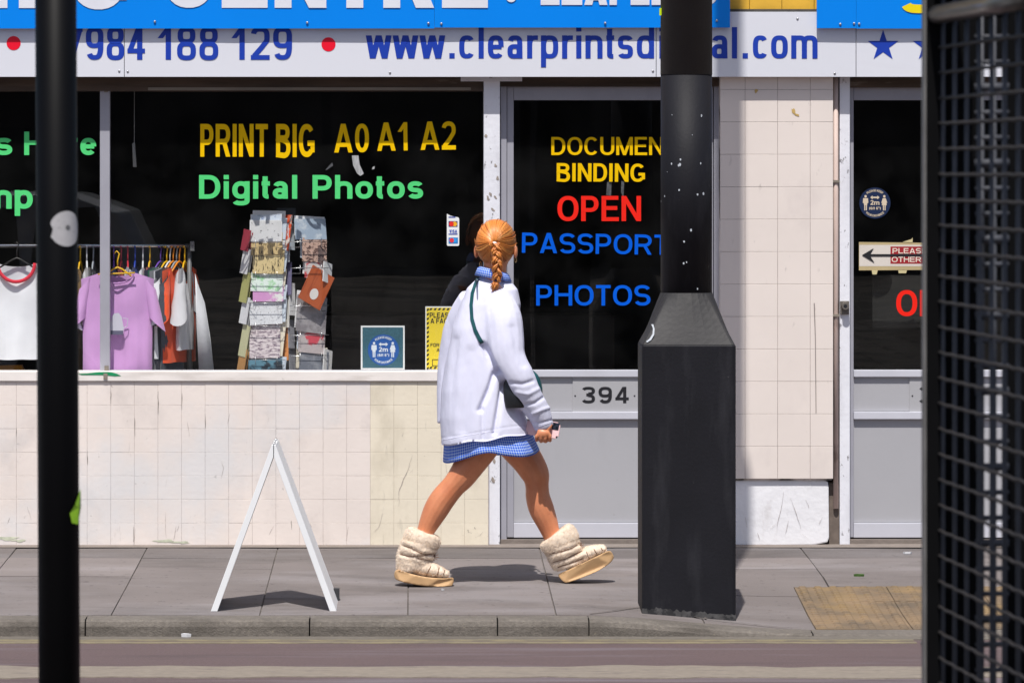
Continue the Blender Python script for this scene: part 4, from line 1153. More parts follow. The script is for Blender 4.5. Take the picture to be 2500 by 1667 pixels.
# the row hanging edge-on along the rail
row = [  # px, angle, colour, hanger, label, width, height
    (196, 82, (120, 96, 60), 'yellow', 'brown T-shirt edge-on just right of the black pole', .42, .5),
    (212, 96, (210, 210, 214), 'white', 'pale grey T-shirt edge-on behind the lilac shirt shoulder', .42, .52),
    (228, 86, (40, 40, 50), 'clear', 'charcoal T-shirt edge-on left of the mullion', .42, .5),
    (278, 94, (90, 110, 150), 'purple', 'dull blue T-shirt edge-on above the lilac neckline', .40, .4),
    (296, 84, (150, 60, 70), 'red', 'dark red T-shirt edge-on above the lilac neckline', .40, .4),
    (312, 95, (200, 200, 206), 'red', 'light grey T-shirt on a red hanger along the rail', .40, .4),
    (330, 88, (30, 50, 110), 'blue', 'navy T-shirt on a blue hanger along the rail', .40, .4),
    (349, 92, (220, 220, 226), 'white', 'white T-shirt edge-on over the lilac shoulder', .40, .4),
    (366, 84, (226, 110, 100), 'yellow', 'coral T-shirt edge-on over the lilac shoulder', .40, .42),
    (384, 60, (34, 36, 64), 'purple', 'dark T-shirt hanging right beside the lilac sleeve', .40, .50),
    (391, 62, (24, 110, 76), 'black', 'green T-shirt just right of the lilac sleeve', .40, .56),
    (399, 60, (128, 130, 136), 'yellow', 'mid grey T-shirt edge-on right of the lilac shirt', .42, .58),
    (407, 62, (224, 226, 232), 'white', 'white T-shirt squeezed between grey and black ones on the rail', .42, .44),
    (415, 58, (40, 42, 54), 'orange', 'black T-shirt with a yellow chest panel edge-on', .42, .50),
    (423, 62, (60, 66, 76), 'clear', 'slate T-shirt between the black and orange ones on the rail', .42, .52),
    (430, 60, (240, 84, 34), 'orange', 'bright orange T-shirt with a blue hem edge-on on the rail', .42, .46),
    (443, 80, (206, 206, 212), 'yellow', 'white T-shirt at the end of the clothes rail', .34, .40)]
for i, (px, an, c, hg, lb, w, h) in enumerate(row):
    e = shirt(px + (8 if px > 380 else 0), 648, YR, an, cloth('jersey_%d' % i, c), M_HANG[hg], lb, w=w * (.72 if px > 380 else .5), h=h, seed=10 + i * 3, grp='T-shirts on the clothes rail', depth=.02 if px < 380 else .026, fold=.018, sleeve=.15, sl=.35 if px < 380 else .55)
    if px == 415:
        obj('chest_panel', MB().box(-.08, .06, -.034, -.03, -.34, -.16), flat('yellow_panel', ac(232, 200, 30), .8), e)
obj('leaning_cloth', MB().plate([(X(a, .36), Z(b, .36)) for a, b in ((476, 668), (482, 690), (500, 740), (513, 820), (523, 912), (486, 912), (480, 800))], .36, .372), cloth('white_drape', (214, 216, 224)), None, label='white cloth hanging in a slanted fold at the end of the rail', cat='cloth', smooth=True)
obj('folded_cloth', MB().plate([(X(a, .3), Z(b, .3)) for a, b in ((376, 820), (398, 826), (402, 860), (392, 912), (374, 912))], .30, .33), cloth('green_cloth', (24, 128, 80)), None, label='green folded cloth low beside the lilac shirt', cat='cloth')
obj('folded_cloth', MB().plate([(X(a, .29), Z(b, .29)) for a, b in ((-40, 893), (52, 891), (62, 912), (-40, 912))], .28, .36), cloth('orange_cloth', (196, 130, 30)), None, label='orange folded cloth under the white T-shirt', cat='cloth')

# hanging blind cord
cd = obj('blind_cord', MB().tube([(X(328, .2), .2, Z(222, .2)), (X(328, .2), .2, Z(348, .2)), (X(326, .2), .2, Z(352, .2)), (X(329, .2), .2, Z(408, .2))], [.0015, .0015, .007, .009], 6), flat('grey_cord', ac(150, 150, 148), .8), None, label='grey pull cord with a tassel hanging inside the window', cat='cord')
# scraps of tape on the glass
def scrap(pts, Y, m, lab, par=None):
    return obj('tape_scrap', MB().plate([(X(a, Y), Z(b, Y)) for a, b in pts], Y, Y + .0012), m, None, label=lab, cat='tape')
M_TAPE = mat('clear_tape', ac(176, 178, 180, .9), .35, .25, 60, stretch=(2, 1, .4))
M_TAPE2 = mat('dull_tape', ac(96, 98, 102, .8), .35, .3, 60)
scrap([(859, 380), (875, 380), (878, 402), (888, 424), (880, 430), (872, 424), (862, 404)], .0945, M_TAPE, 'shiny scrap of tape on the glass below A0')
scrap([(811, 397), (813, 405), (800, 414), (794, 416), (804, 404)], .0945, M_TAPE2, 'dull grey scrap of tape on the glass left of the shiny one')
scrap([(910, 408), (915, 406), (914, 413), (908, 414)], .0945, M_TAPE, 'tiny scrap of tape on the glass under A1')
scrap([(1482, 445), (1493, 443), (1492, 478), (1480, 477)], .112, M_TAPE2, 'left of two tape strips under BINDING on the door')
scrap([(1517, 442), (1524, 444), (1522, 482), (1516, 470)], .112, M_TAPE2, 'right of two tape strips under BINDING on the door')

# ------------------------------------------------------------------ notices
def person_icon(mb, cx_, cz, h, Y, skirt=False):
    r = h * .085
    mb.add([(cx_ + r * math.cos(q), Y, cz + h * .42 + r * math.sin(q)) for q in [k * math.pi / 5 for k in range(10)]], [tuple(range(10))])
    if skirt:
        mb.sheet([(cx_ - h * .1, cz + h * .3), (cx_ + h * .1, cz + h * .3), (cx_ + h * .2, cz - .02 * h), (cx_ + h * .13, cz), (cx_ + h * .17, cz - h * .16), (cx_ - h * .17, cz - h * .16), (cx_ - h * .13, cz), (cx_ - h * .2, cz - .02 * h)], Y)
    else:
        mb.sheet([(cx_ - h * .16, cz + h * .3), (cx_ + h * .16, cz + h * .3), (cx_ + h * .18, cz - .02 * h), (cx_ + h * .12, cz - .02 * h), (cx_ + h * .1, cz - h * .16), (cx_ - h * .1, cz - h * .16), (cx_ - h * .12, cz - .02 * h), (cx_ - h * .18, cz - .02 * h)], Y)
    for s_ in (-1, 1):
        mb.sheet([(cx_ + s_ * h * .02, cz - h * .161), (cx_ + s_ * h * .09, cz - h * .161), (cx_ + s_ * h * .085, cz - h * .5), (cx_ + s_ * h * .02, cz - h * .5)], Y - .0002)

def distance_disc(par, cpx, cpy, rp, Y, mblue, mwhite):
    s_ = S(Y); c = (X(cpx, Y), Z(cpy, Y)); r = rp / s_
    obj('blue_disc', MB().disc((c[0], Y, c[1]), r, 40), mblue, par, fix=False)
    mb = MB(); y = Y - .0008
    person_icon(mb, c[0] - r * .6, c[1] + r * .02, r * .98, y); person_icon(mb, c[0] + r * .6, c[1] + r * .02, r * .98, y, True)
    a = c[1] + r * .36
    mb.sheet([(c[0] - r * .16, a - r * .05), (c[0] + r * .16, a - r * .05), (c[0] + r * .16, a + r * .05), (c[0] - r * .16, a + r * .05)], y)
    for s2 in (-1, 1): mb.sheet([(c[0] + s2 * r * .30, a), (c[0] + s2 * r * .15, a + r * .13), (c[0] + s2 * r * .15, a - r * .13)], y - .0002)
    for (tx, w, H, zz_) in (('2m', .58, .30, -.12), ('(6ft 6")', .72, .18, -.42)):
        for st_, q in text_polys(tx, w * r, H * r, .22):
            mb.add([(c[0] - w * r / 2 + p, y - st_ * .0001, c[1] + zz_ * r + q_) for p, q_ in q], [tuple(range(len(q)))])
    arc_text(mb, 'PLEASE KEEP', c, r * .74, 130, 50, r * .14, y)
    arc_text(mb, 'YOUR DISTANCE', c, r * .88, 226, 314, r * .14, y, inward=True)
    obj('pictogram', mb, mwhite, par, fix=False)

YN = YG + .012
nt_ = empty('distance_notice', 'square teal notice with a blue two-metre distance disc standing in the window', 'notice', loc=(0, 0, 0))
obj('sheet', MB().box(X(881, YN), X(988, YN), YN, YN + .004, Z(902, YN), Z(795, YN)), flat('white_card', ac(226, 228, 230), .5), nt_)
obj('teal_ground', MB().box(X(885, YN), X(984, YN), YN - .001, YN - .0004, Z(898, YN), Z(799, YN)), mat('speckled_teal', ac(48, 92, 108), .5, .35, 160), nt_)
distance_disc(nt_, 936, 854, 38, YN - .002, flat('notice_blue', ac(24, 84, 160), .5), flat('notice_white', ac(212, 220, 232), .5))
nt2 = empty('distance_notice', 'round dark blue two-metre distance sticker on the right-hand door', 'notice')
distance_disc(nt2, 2136, 496, 38, YD - .001, flat('dim_blue', ac(8, 32, 70), .5), flat('dim_cream', ac(206, 190, 168), .5))

mk = empty('mask_notice', 'yellow face mask notice with black hazard border in the window', 'notice')
YM = YG + .010
obj('sheet', MB().box(X(1038.5, YM), X(1166, YM), YM, YM + .002, Z(904, YM), Z(748, YM)), MATS['white_card'], mk)
obj('yellow_ground', MB().box(X(1041, YM), X(1164, YM), YM - .0008, YM - .0003, Z(901, YM), Z(751, YM)), flat('notice_yellow', ac(228, 204, 50), .5), mk)
hb = MB(); y = YM - .0016
for k in range(14):
    p = 752 + 11 * k
    hb.sheet([(X(1042, YM), Z(p + 3, YM)), (X(1047, YM), Z(p, YM)), (X(1047, YM), Z(p + 5, YM)), (X(1042, YM), Z(p + 8, YM))], y)
    hb.sheet([(X(1158, YM), Z(p + 3, YM)), (X(1163, YM), Z(p, YM)), (X(1163, YM), Z(p + 5, YM)), (X(1158, YM), Z(p + 8, YM))], y)
for k in range(11):
    p = 1048 + 10.5 * k
    for (a, b_) in ((752, 757), (895, 900)):
        hb.sheet([(X(p, YM), Z(b_, YM)), (X(p + 5, YM), Z(b_, YM)), (X(p + 8, YM), Z(a, YM)), (X(p + 3, YM), Z(a, YM))], y)
for (tx, a, b_, t_, bt, th) in (('PLEASE WEAR', 1049, 1150, 763, 775, .17), ('A FACE MASK', 1051, 1148, 777, 789, .17), ('FOR YOUR SAFETY', 1051, 1150, 838, 846, .17), ('AND OTHERS', 1066, 1140, 850, 858, .17)):
    H = Z(t_, YM) - Z(bt, YM)
    for st_, q in text_polys(tx, X(b_, YM) - X(a, YM), H, th, 3):
        hb.add([(X(a, YM) + p, y - st_ * .0001, Z(bt, YM) + q_) for p, q_ in q], [tuple(range(len(q)))])
fc = [(1084, 800), (1090, 794), (1110, 793), (1116, 800), (1114, 806), (1108, 803), (1094, 804), (1088, 808)]
hb.sheet([(X(a, YM), Z(b_, YM)) for a, b_ in fc], y)
hb.sheet([(X(a, YM), Z(b_, YM)) for a, b_ in ((1082, 808), (1088, 806), (1090, 812), (1100, 815), (1110, 812), (1112, 806), (1117, 808), (1112, 826), (1100, 832), (1088, 826))], y)
obj('print', hb, M_BLACKP, mk, fix=False)
obj('mask_shape', MB().sheet([(X(a, YM), Z(b_, YM)) for a, b_ in ((1090, 816), (1100, 814), (1110, 816), (1108, 826), (1100, 829), (1092, 826))], y - .0004), MATS['notice_yellow'], mk, fix=False)
fr_ = MB()
for (a, b_, c_, d_) in ((1055, 877, 1120, 878.5), (1055, 892, 1120, 893.5), (1055, 877, 1056.5, 893.5), (1118.5, 877, 1120, 893.5)):
    fr_.box(X(a, YM), X(c_, YM), y - .0002, y, Z(d_, YM), Z(b_, YM))
obj('logo_box', fr_, M_BLACKP, mk)

pc = empty('payment_sticker', 'narrow white sticker strip of payment card logos on the window', 'sticker')
YP = YG - .002
obj('sheet', MB().plate([(X(a, YP), Z(b_, YP)) for a, b_ in ((1091, 522), (1100, 527), (1119, 531), (1121, 534), (1121, 598), (1119, 600.5), (1093, 600.5), (1091, 598))], YP - .0006, YP + .001), MATS['white_card'], pc)
def rect(px0, px1, py0, py1, Y): return MB().sheet([(X(px0, Y), Z(py1, Y)), (X(px1, Y), Z(py1, Y)), (X(px1, Y), Z(py0, Y)), (X(px0, Y), Z(py0, Y))], Y)
yq = YP - .0012
for nm, r_, c in (('card_logo', (1095, 1117, 540, 554), ac(40, 50, 110)), ('card_logo', (1095, 1117, 559, 573), ac(226, 228, 234)), ('card_logo', (1095, 1118, 580, 595), ac(40, 120, 190)), ('card_logo', (1095, 1112, 529, 532), ac(40, 60, 150))):
    obj(nm, rect(*r_, yq), flat('logo_%d_%d' % (r_[0], r_[2]), c, .5), pc, fix=False)
for cxx, cyy, rr2, c in ((1102, 547, 6, ac(220, 40, 30)), (1110, 547, 6, ac(240, 170, 30)), (1103, 587, 5.5, ac(220, 50, 60)), (1110, 587, 5.5, ac(40, 150, 220))):
    obj('logo_circle', MB().disc((X(cxx, YP), yq - .0003 - (cxx % 3) * .0002, Z(cyy, YP)), rr2 / S(YP), 18), flat('dot_%d_%d' % (cxx, cyy), c, .5), pc, fix=False)
lettering('VISA', 1097, 1116, 561, 569, yq - .0004, M_NAVY, pc, thick=.2)
obj('logo_bar', rect(1095, 1117, 570.5, 573, yq - .0004), M_NAVY, pc, fix=False)

od = empty('door_notice', 'cream paper strip reading please use other door with a black arrow', 'notice')
YO = YD - .002
obj('sheet', MB().plate([(X(a, YO), Z(b_, YO)) for a, b_ in ((2097, 591), (2270, 593), (2400, 592), (2400, 658), (2270, 659), (2097, 660))], YO - .0006, YO + .0012), flat('old_cream_paper', ac(178, 160, 120), .7, .08), od)
obj('white_strip', rect(2098, 2398, 598, 650, YO - .0011), flat('off_white_paper', ac(206, 198, 190), .7), od, fix=False)
obj('red_panel', rect(2174, 2398, 602, 644, YO - .0015), flat('dull_red_print', ac(150, 26, 34), .6), od, fix=False)
lettering('PLEASE USE', 2179, 2312, 606, 619, YO - .002, flat('cream_print', ac(226, 210, 196), .6), od, thick=.19)
lettering('OTHER DOOR', 2177, 2318, 627, 640, YO - .002, MATS['cream_print'], od, thick=.19)
ar = MB()
ar.sheet([(X(a, YO), Z(b_, YO)) for a, b_ in ((2112, 620.5), (2330, 620.5), (2330, 626), (2112, 626))], YO - .0034)
ar.sheet([(X(a, YO), Z(b_, YO)) for a, b_ in ((2104, 623.2), (2133, 606), (2125, 620), (2125, 626.5), (2135, 642))], YO - .0037)
obj('arrow', ar, M_BLACKP, od, fix=False)
for i, pts in enumerate((((2203, 591), (2225, 584), (2228, 580), (2228, 592)), ((2128, 660), (2143, 660), (2140, 670), (2130, 670)), ((2193, 660), (2214, 660), (2212, 667), (2194, 667)))):
    obj('tape', MB().plate([(X(a, YO), Z(b_, YO)) for a, b_ in pts], YO - .0022, YO - .0014), flat('masking_tape', ac(196, 184, 140), .7), od)
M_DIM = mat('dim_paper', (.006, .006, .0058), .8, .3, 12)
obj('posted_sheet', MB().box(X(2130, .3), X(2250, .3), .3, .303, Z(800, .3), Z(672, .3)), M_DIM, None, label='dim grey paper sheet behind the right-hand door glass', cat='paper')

# ------------------------------------------------------------------ card spinner
rk_c = Vector((X(700, .31), .31, Z(915) - .03))
rack = empty('card_rack', 'wire spinner rack full of greeting cards in the window', 'card rack', loc=rk_c)
M_WIRE = mat('bright_wire', (.55, .55, .58), .25, .1, metal=.8)
def lr(px, py, Y): return Vector((X(px, Y), Y, Z(py, Y))) - rk_c
obj('centre_pole', MB().tube([(0, .03, 0), (0, .03, .76)], .012, 10), M_WIRE, rack, smooth=True)
obj('base', MB().loft([[(r * math.cos(k * math.pi / 8), .03 + r * math.sin(k * math.pi / 8), z) for k in range(16)] for r, z in ((.13, 0), (.12, .012), (.02, .02))]), M_WIRE, rack)
obj('top_sign', MB().box(-.05, .04, .09, .094, Z(556, .4) - rk_c.z, Z(508, .4) - rk_c.z), flat('dark_header', (.03, .035, .045), .5), rack)
CARDS = []
def card_mat(nm, base, ink, scale, lo, hi, amt=.9, st=(1, 1, 1), var=.05):
    return mat(nm, ac(*base), .35, var, 20, local=True, stains=((ac(*ink), scale, lo, hi, amt, st),))
def card(px0, px1, pyt, pyb, Y, yaw, tilt, m, label, roll=0, th=.004, grp='greeting cards in the spinner rack', border=None):
    w = (px1 - px0) / S(Y) / max(.3, math.cos(R(yaw))); h = (pyb - pyt) / S(Y)
    e = obj('greeting_card', MB().box(-w / 2, w / 2, -th / 2, th / 2, 0, h), m, None, label=label, cat='card', group=grp)
    e.location = W3((px0 + px1) / 2, pyb, Y)
    e.rotation_euler = (R(-tilt), R(roll), R(yaw))
    if border is not None:
        q = .004
        obj('printed_picture', MB().box(-w / 2 + q, w / 2 - q, -th / 2 - .0008, -th / 2 - .0003, q, h - q), border, e)
    return e
cm = card_mat
def tiers(lst, side):
    pass
white = cm('card_white', (222, 222, 226), (150, 150, 160), 40, .6, .7)
crd = random.Random(4)
backs = [flat('back_card_%d' % q, ac(*c), .35) for q, c in enumerate(((226, 226, 230), (214, 206, 190), (196, 206, 220)))]
Yl = .25
lay = [
 (612, 690, 522, 570, .27, white, cm('pic_blue', (200, 210, 226), (60, 90, 150), 30, .55, .65), 'white greeting card with a faint blue drawing, topmost on the rack'),
 (609, 688, 537, 590, .255, white, cm('pic_shark', (206, 206, 210), (20, 20, 26), 60, .62, .66), 'white greeting card with a black blot drawing, left column near the top'),
 (613, 690, 568, 622, .25, cm('card_kraft', (196, 172, 126), (40, 30, 24), 110, .55, .6, .9, (1.4, 1, .35)), None, 'tan greeting card with black stick strokes, upper of two alike'),
 (616, 693, 607, 668, .24, cm('card_kraft2', (204, 184, 138), (36, 26, 24), 100, .54, .6, .9, (1.4, 1, .35)), None, 'tan greeting card with a row of black figures, lower of two alike'),
 (611, 690, 664, 712, .245, white, cm('pic_green', (214, 226, 222), (120, 190, 120), 34, .5, .66), 'pale greeting card with a green watercolour, middle of the left column'),
 (617, 692, 699, 736, .24, cm('card_mauve', (214, 216, 214), (196, 130, 190), 12, .44, .5), None, 'greeting card with a mauve block under the green watercolour'),
 (610, 690, 734, 792, .24, cm('card_sketch', (206, 208, 214), (110, 110, 120), 120, .56, .64, .8), None, 'off-white greeting card with a pencil sketch of hands'),
 (609, 684, 784, 874, .235, cm('card_harbour', (206, 196, 200), (96, 74, 96), 70, .46, .6, .9, (.6, 1, 1.6)), None, 'greeting card with a purple harbour scene, low on the left column'),
 (607, 690, 876, 912, .23, cm('card_teal', (90, 130, 150), (24, 24, 36), 18, .48, .54), None, 'dark and teal greeting card at the foot of the left column'),
 (688, 704, 524, 612, .26, cm('card_redside', (226, 90, 50), (236, 226, 220), 26, .5, .56), None, 'narrow red and white card edge between the two columns'),
]
for (a, b_, t_, bt, Y, m, pic, lb) in lay:
    ro = crd.uniform(-3, 2)
    card(a, b_, t_, bt, Y, -8 if b_ - a > 30 else -50, 8, m, lb, border=pic, roll=ro)
    if b_ - a > 30: card(a + crd.uniform(2, 9), b_ + crd.uniform(3, 9), t_ - crd.uniform(7, 12), bt - 8, Y + .014, -12, 8, backs[crd.randrange(3)], 'pale card behind the ' + lb.split(',')[0], roll=crd.uniform(1, 6))
ray = [
 (722, 797, 534, 585, .26, cm('card_bluegrey', (160, 176, 196), (210, 216, 224), 14, .5, .62), 0, 'grey-blue cellophaned greeting card, topmost of the right column'),
 (738, 797, 582, 640, .25, cm('card_fan', (196, 164, 150), (70, 44, 44), 90, .48, .56, .9), 5, 'pinkish brown greeting card with a dark fan pattern'),
 (744, 798, 634, 680, .245, cm('card_redrim', (196, 190, 190), (190, 40, 50), 20, .52, .56), 5, 'greeting card with a red rim behind the tilted brown card'),
 (722, 794, 722, 812, .235, cm('card_greyglass', (150, 146, 150), (110, 104, 110), 18, .46, .6, .7), 8, 'dull grey wrapped greeting card in the middle of the right column'),
 (728, 792, 790, 862, .23, cm('card_redframe', (176, 166, 168), (196, 50, 70), 13, .55, .58), 6, 'grey greeting card with red lines, low on the right column'),
 (730, 800, 854, 912, .225, cm('card_slate', (112, 116, 128), (150, 152, 160), 12, .5, .62), 8, 'slate grey wrapped greeting card at the foot of the right column'),
]
for (a, b_, t_, bt, Y, m, ro, lb) in ray:
    card(a, b_, t_, bt, Y, 28, 9, m, lb, roll=ro)
    card(a - crd.uniform(2, 8), b_ - crd.uniform(2, 6), t_ - crd.uniform(6, 11), bt - 8, Y + .016, 24, 9, backs[crd.randrange(3)], 'pale card behind the ' + lb.split(',')[0], roll=ro + crd.uniform(-2, 6))
bc = card(724, 784, 650, 742, .205, 24, 9, cm('card_rust', (172, 84, 44), (140, 60, 30), 30, .5, .6, .6, (3, 1, .3)), 'rust brown greeting card with a white speech bubble, tilted on the rack', roll=30)
obj('speech_bubble', MB().plate([(.002 + .022 * math.cos(a), .115 + .028 * math.sin(a) - .06) for a in [k * .3927 for k in range(16)]], -.0032, -.0026), flat('bubble_white', ac(214, 210, 208), .6), bc)
sides = [(598, 560, 612, (160, 60, 76), 'dark red card edge sticking out left near the top of the rack'), (596, 606, 668, (222, 222, 226), 'white cards edge-on at the left of the second tier'),
         (594, 664, 738, (170, 170, 110), 'olive wrapped card edge-on at the left of the rack'), (594, 724, 790, (214, 216, 222), 'white cards edge-on left of the pencil sketch card'),
         (592, 792, 870, (196, 196, 160), 'pale green card edge-on left of the harbour card'), (588, 850, 912, (186, 140, 90), 'tan card edge-on at the lower left of the rack')]
for (px, t_, bt, c, lb) in sides:
    for q in range(2):
        card(px - 11 + 6 * q, px + 7 + 5 * q, t_ + 6 * q, bt + 2 * q, .275 + .014 * q, -52, 6, flat('card_edge_%d_%d' % (px, t_), ac(*c), .5), lb if q == 0 else lb.replace(' at ', ' just inside, at ').replace(' sticking', ' just inside, sticking').replace(' left of', ' just inside, left of'), roll=8)
rsides = [(800, 640, 690, (220, 222, 226), 'white card edge at the right of the tilted brown card'), (800, 852, 912, (226, 224, 226), 'white cards fanned at the lower right of the rack')]
for (px, t_, bt, c, lb) in rsides:
    card(px - 12, px + 8, t_, bt, .262, 56, 6, flat('card_edge_%d_%d' % (px, t_), ac(*c), .5), lb, roll=14)
mids = [(700, 560, 640, (206, 210, 216), -40, 'pale card edge in the gap near the top of the rack'), (712, 545, 610, (196, 204, 214), 55, 'blue-white card edge beside the top right card'), (704, 640, 720, (120, 116, 150), -45, 'violet card edge in the gap by the tan cards'),
        (714, 690, 770, (214, 214, 218), 50, 'white card edge left of the tilted brown card'), (699, 730, 800, (210, 208, 206), -42, 'off-white card edge right of the pencil sketch card'), (712, 780, 850, (150, 150, 160), 52, 'grey card edge left of the dull grey card'),
        (697, 800, 880, (226, 150, 90), -40, 'orange card edge right of the harbour card'), (714, 850, 912, (140, 142, 152), 50, 'slate card edge at the foot between the columns')]
for (px, t_, bt, c, yw, lb) in mids:
    card(px - 7, px + 7, t_, bt, .262, yw, 7, flat('card_mid_%d_%d' % (px, t_), ac(*c), .45), lb, roll=6 if yw > 0 else -6)
# wire pockets
for (x0, x1, yaw, zs_) in ((606, 694, -8, (590, 668, 738, 794, 876)), (716, 802, 28, (588, 652, 744, 816, 866))):
    for pz in zs_:
        Y = .215
        w = (x1 - x0) / S(Y) / math.cos(R(yaw)) / 2
        mb = MB()
        mb.tube([(-w, .03, -.004), (-w, 0, -.004), (w, 0, -.004), (w, .03, -.004)], .0016, 5)
        mb.tube([(-w, .03, -.03), (-w * .6, 0, -.03), (-w * .6, 0, .012)], .0014, 5)
        mb.tube([(w, .03, -.03), (w * .6, 0, -.03), (w * .6, 0, .012)], .0014, 5)
        o = obj('wire_pocket', mb, M_WIRE, rack, smooth=True, kind=None)
        o.location = W3((x0 + x1) / 2, pz, Y) - rk_c
        o.rotation_euler = (0, 0, R(yaw))

# ------------------------------------------------------------------ litter on the pavement
def litter(px, py, pts, m, lab, cat, z=.006):
    t = 2.0
    for _ in range(20):
        zz = zp(X(px, -t), t); yv = PPY + (HZ - zz) * S(-t); t += (py - yv) * .012
    x = X(px, -t)
    mb = MB()
    n = len(pts)
    mb.add([(u, v, z + .004 * noise.noise(Vector((u * 60, v * 60, px)))) for u, v in pts] + [(u * .9, v * .9, .001) for u, v in pts], [tuple(range(n)), tuple(range(2 * n - 1, n - 1, -1))] + [(k, n + k, n + (k + 1) % n, (k + 1) % n) for k in range(n)])
    return obj('leaf' if cat == 'leaf' else 'paper_scrap', mb, m, None, label=lab, cat=cat, loc=(x, -t, zp(x, t)))
leaf = [(-.022, 0), (-.01, .012), (.008, .014), (.02, .004), (.026, -.004), (.01, -.012), (-.008, -.01)]
litter(2096, 1407, leaf, mat('green_leaf', (.05, .11, .02), .6, .3), 'small green leaf on the slabs above the tactile paving', 'leaf', .012)
litter(2215, 1352, [(-.02, 0), (0, .01), (.022, .004), (.015, -.008), (-.012, -.01)], flat('white_scrap', ac(210, 210, 214), .8), 'white paper scrap on the pavement below the right-hand door', 'litter', .01)
litter(1081, 1441, [(-.006, 0), (0, .006), (.007, 0), (0, -.006)], MATS['white_scrap'], 'tiny white scrap on the slab below the rear boot', 'litter', .008)
o = litter(454, 1549, [(-.02, 0), (-.008, .012), (.01, .01), (.022, -.004), (.004, -.014)], MATS['white_scrap'], 'crumpled white scrap in the gutter', 'litter', .015)
o.location = (X(454, -3.1), -3.1, zr(3.1) + .004)

# ------------------------------------------------------------------ car parked on the near side (seen only in the glass)
car = empty('parked_car', 'pale estate car parked across the road, seen faintly mirrored in the shop glass', 'car', loc=(-3.9, -12.8, zr(12.8)))
M_CARP = mat('silver_car_paint', (.7, .71, .73), .3, .04, coat=.6)
M_CARG = mat('car_glass', (.01, .012, .015), .05, .05)
prof = [(-2.2, .32), (-2.22, .7), (-2.12, .98), (-1.55, 1.06), (-.75, 1.12), (2.0, 1.12), (2.18, 1.0), (2.22, .6), (2.18, .32)]
cabp = [(-.95, 1.1), (-.25, 1.66), (.2, 1.74), (1.5, 1.72), (1.85, 1.6), (2.1, 1.1)]
def extr(pf, st):
    return MB().loft([[(x * k, y, z0 + (z - z0) * kz) for x, z in pf] for y, k, kz, z0 in st])
obj('body', extr(prof, [(-.88, .95, .96, .32), (-.9, .985, 1, .32), (-.4, 1, 1.02, .32), (.4, 1, 1.02, .32), (.9, .985, 1, .32), (.88, .95, .96, .32)]), M_CARP, car, smooth=False, bevel=.02)
obj('cabin', extr(cabp, [(-.74, .95, .97, 1.1), (-.62, 1, 1, 1.1), (.62, 1, 1, 1.1), (.74, .95, .97, 1.1)]), M_CARP, car, bevel=.015)
for sy in (-1, 1):
    for (a, b_, c_, d_) in ((-.7, -.2, .3, .34), (.4, .44, 1.05, 1.08), (1.15, 1.2, 1.62, 1.8)):
        obj('side_window', MB().plate([(a, 1.17), (b_ + (0 if a > 0 else .1), 1.6), (c_, 1.62), (d_, 1.17)], sy * .745 - .004, sy * .745 + .004), M_CARG, car)
    for wx in (-1.4, 1.35):
        w = obj('wheel', MB().loft([[(wx + r * math.cos(k * math.pi / 12), sy * yy, .33 + r * math.sin(k * math.pi / 12)) for k in range(24)] for r, yy in ((.3, .72), (.33, .75), (.33, .88), (.29, .915), (.2, .9))]), flat('tyre_rubber', (.02, .02, .02), .8), car)
        obj('rim', MB().loft([[(wx + r * math.cos(k * math.pi / 8), sy * yy, .33 + r * math.sin(k * math.pi / 8)) for k in range(16)] for r, yy in ((.2, .902), (.19, .916), (.05, .925))]), M_SCREW, w)
    obj('door_mirror', MB().box(-.72, -.6, sy * .98 - .08, sy * .98 + .08, 1.1, 1.25), M_CARP, car, bevel=.02)
    obj('headlight', MB().box(-2.215, -2.1, sy * .62 - .16, sy * .62 + .16, .72, .86), mat('lamp_lens', (.7, .7, .7), .1), car, bevel=.01)
# ================================================================== the walking person
TP = 1.70
def Q(px, py, dy=0.0):
    Y = -TP + dy
    return Vector((X(px, Y), Y, Z(py, Y)))
U = 1.0 / S(-TP)                                   # one photo pixel in metres at the person

def remesh(mb, voxel, smooth_it=6, fac=.5, name='m'):
    me = mb.mesh(name, True)
    o = bpy.data.objects.new('tmp', me); COL.objects.link(o)
    m = o.modifiers.new('r', 'REMESH'); m.mode = 'VOXEL'; m.voxel_size = voxel; m.use_smooth_shade = True
    if smooth_it:
        s_ = o.modifiers.new('s', 'SMOOTH'); s_.iterations = smooth_it; s_.factor = fac
    dg = bpy.context.evaluated_depsgraph_get()
    out = bpy.data.meshes.new_from_object(o.evaluated_get(dg))
    bpy.data.objects.remove(o)
    out.name = name
    out.materials.clear()
    out.polygons.foreach_set('use_smooth', [True] * len(out.polygons))
    return out

